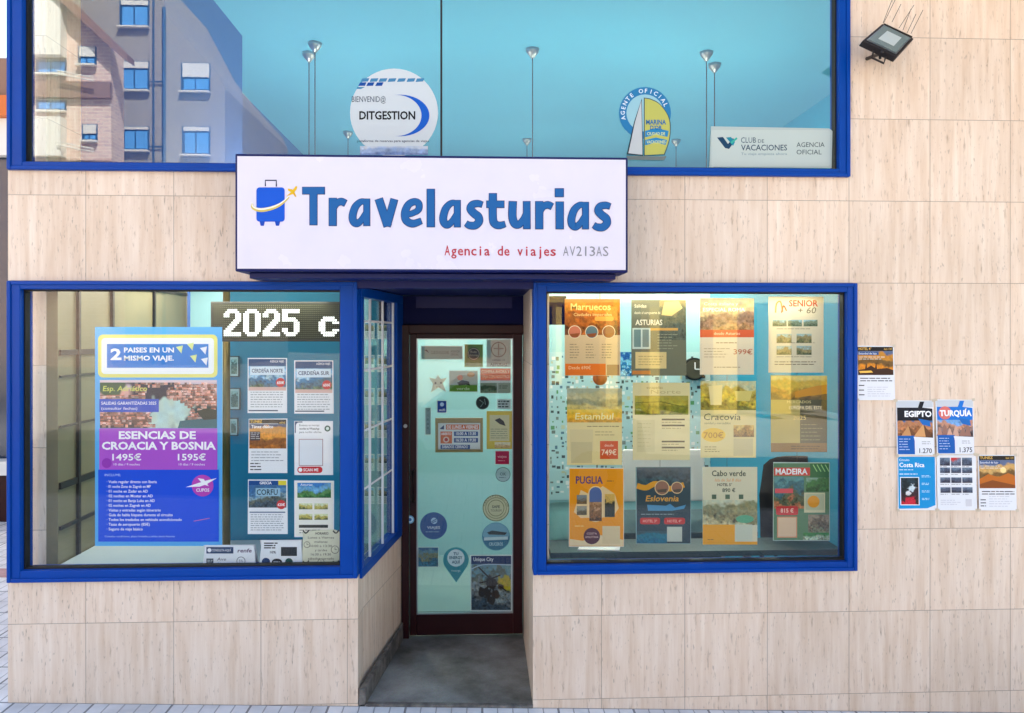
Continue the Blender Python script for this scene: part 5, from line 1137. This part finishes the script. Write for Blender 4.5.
# neighbour building just visible at the left edge
nb=thing('neighbour_building','low neighbouring building with orange fascia and dark windows glimpsed at left edge','building',P(2,530,3.5))
def nbox(name,y0,y1,m,d=0.,): 
    a=P(-260,y0,3.5); b=P(60,y1,3.5); z0_=PZ(4,y1,3.5); z1_=PZ(4,y0,3.5); boxes(name,[(-7,PX(40,3.5),3.5-d,7,z0_,z1_)],M[m],nb)
nbox('upper_wall',58,98,'brownband'); nbox('fascia',98.3,118,'orange',.1); nbox('wall',118.3,155,'whitewall'); nbox('shop_glass',155.3,460,'darkglass',-.1); nbox('sill',460.3,474,'whitewall',.08); nbox('plinth',474.3,545,'brown')
# parked car (seen only as a faint reflection)
cr=thing('parked_car','white hatchback parked at the kerb, faintly mirrored in the door glass','car',(.1,-6.2,gz(0)-.13))
gz_=gz(0)-.13
prof=[(-2.0,.35),(-2.03,.62),(-1.9,.82),(-1.1,.95),(-.5,1.4),(.9,1.45),(1.6,1.05),(1.95,.98),(2.0,.6),(1.98,.35)]
def side(prof,y,sc_=1.): return [(.1+x,y,gz_+z) for x,z in prof]
bm=bmesh.new(); prism(bm,side(prof,-5.4),(0,-1.6,0)); obj('body',bm,M['carpaint'],cr,bevel=.06)
for pr in ([(-.98,.97),(-.5,1.34),(.1,1.38),(.1,.97)],[(.16,.97),(.16,1.38),(.85,1.38),(1.4,1.02)]):
    bm=bmesh.new(); prism(bm,side(pr,-5.396),(0,-.02,0)); obj('side_window',bm,M['darkglass'],cr)
for wx in (-1.25,1.3):
    for wy in (-5.37,-7.03):
        bm=bmesh.new(); d=-.2 if wy>-6 else .2; tube(bm,[(.1+wx,wy,gz_+.31),(.1+wx,wy+d,gz_+.31)],.31,28); w_=obj('wheel',bm,M['rubber'],cr)
        bm=bmesh.new(); e=.01 if wy>-6 else -.01; tube(bm,[(.1+wx,wy+e,gz_+.31),(.1+wx,wy+e*.2,gz_+.31)],.19,20); obj('rim',bm,M['steel'],w_)
for wy in (-5.6,-6.8): boxes('headlight',[(-1.96,-1.85,wy-.15,wy+.15,gz_+.62,gz_+.76)],M['lamp_glass'],cr,bevel=.02)

# ================================================================= LIGHT, CAMERA
w=bpy.data.worlds.new('World'); sc.world=w; w.use_nodes=True; nt=w.node_tree
sk=nt.nodes.new('ShaderNodeTexSky'); sk.sky_type='NISHITA'; sk.sun_disc=False
EL,AZ=R(48),R(28)      # sun stands behind the shop, to the right
sk.sun_elevation=EL; sk.sun_rotation=AZ; sk.air_density=1.2; sk.dust_density=3.5; sk.ozone_density=1
bg=nt.nodes['Background']; bg.inputs[1].default_value=.10; nt.links.new(sk.outputs[0],bg.inputs[0])
sl=bpy.data.lights.new('sun','SUN'); sl.energy=4.6; sl.angle=R(.53); sl.color=(1,.95,.87)
so=bpy.data.objects.new('sun',sl); COL.objects.link(so)
dv=Vector((math.sin(AZ)*math.cos(EL),math.cos(AZ)*math.cos(EL),math.sin(EL)))
so.rotation_euler=dv.to_track_quat('Z','Y').to_euler(); so.location=(3,6,20)
def strip(name,x,y,z,w_,d_,watt,rx=0.,col=(1,.97,.9)):
    l=bpy.data.lights.new(name,'AREA'); l.shape='RECTANGLE'; l.size=w_; l.size_y=d_; l.energy=watt; l.color=col
    o=bpy.data.objects.new(name,l); COL.objects.link(o); o.location=(x,y,z); o.rotation_euler=(rx,0,0)
strip('display_fill_light',(lw0+lw1)/2,.24,2.45,1.3,.06,.6,R(12))  # unseen fill light, added to brighten the left display
strip('display_fill_light',(rw0+rw1)/2,.5,2.9,1.3,.2,1.8,R(10))  # unseen fill light, added to lift the room behind the right window
strip('poster_fill_strip',(rw0+rw1)/2,.062,zWt-.075,1.4,.02,.5,R(14),(1,.9,.68))  # added fill between glass and posters, lifts the right-hand prints
strip('poster_fill_strip',(lw0+lw1)/2,.052,zWt-.07,1.4,.015,.7,R(8),(1,.95,.85))  # same added fill for the left window prints
strip('entrance_fill_light',PX(460,1.6),1.7,2.85,.8,.5,1.0)  # added fill, lightens what shows through the door glass
strip('rear_fill_light',-1.7,1.2,2.55,.9,.3,6)  # added fill, brightens the rear wall behind the side window
cd=bpy.data.cameras.new('camera'); cam=bpy.data.objects.new('camera',cd); COL.objects.link(cam); sc.camera=cam
cd.sensor_width=36; cd.lens=36*F/1024; cd.shift_y=-(356.5-HOR)/1024; cd.clip_end=1500; cd.clip_start=.05
cam.location=(0,-D,H); cam.rotation_euler=(R(90),0,-TH)
sc.render.engine='CYCLES'; sc.cycles.use_denoising=True; sc.cycles.max_bounces=10; sc.cycles.transparent_max_bounces=24
sc.cycles.sample_clamp_indirect=6
sc.view_settings.view_transform='Standard'; sc.view_settings.look='None'; sc.view_settings.gamma=1; sc.view_settings.use_curve_mapping=False
sc.view_settings.exposure=2.15
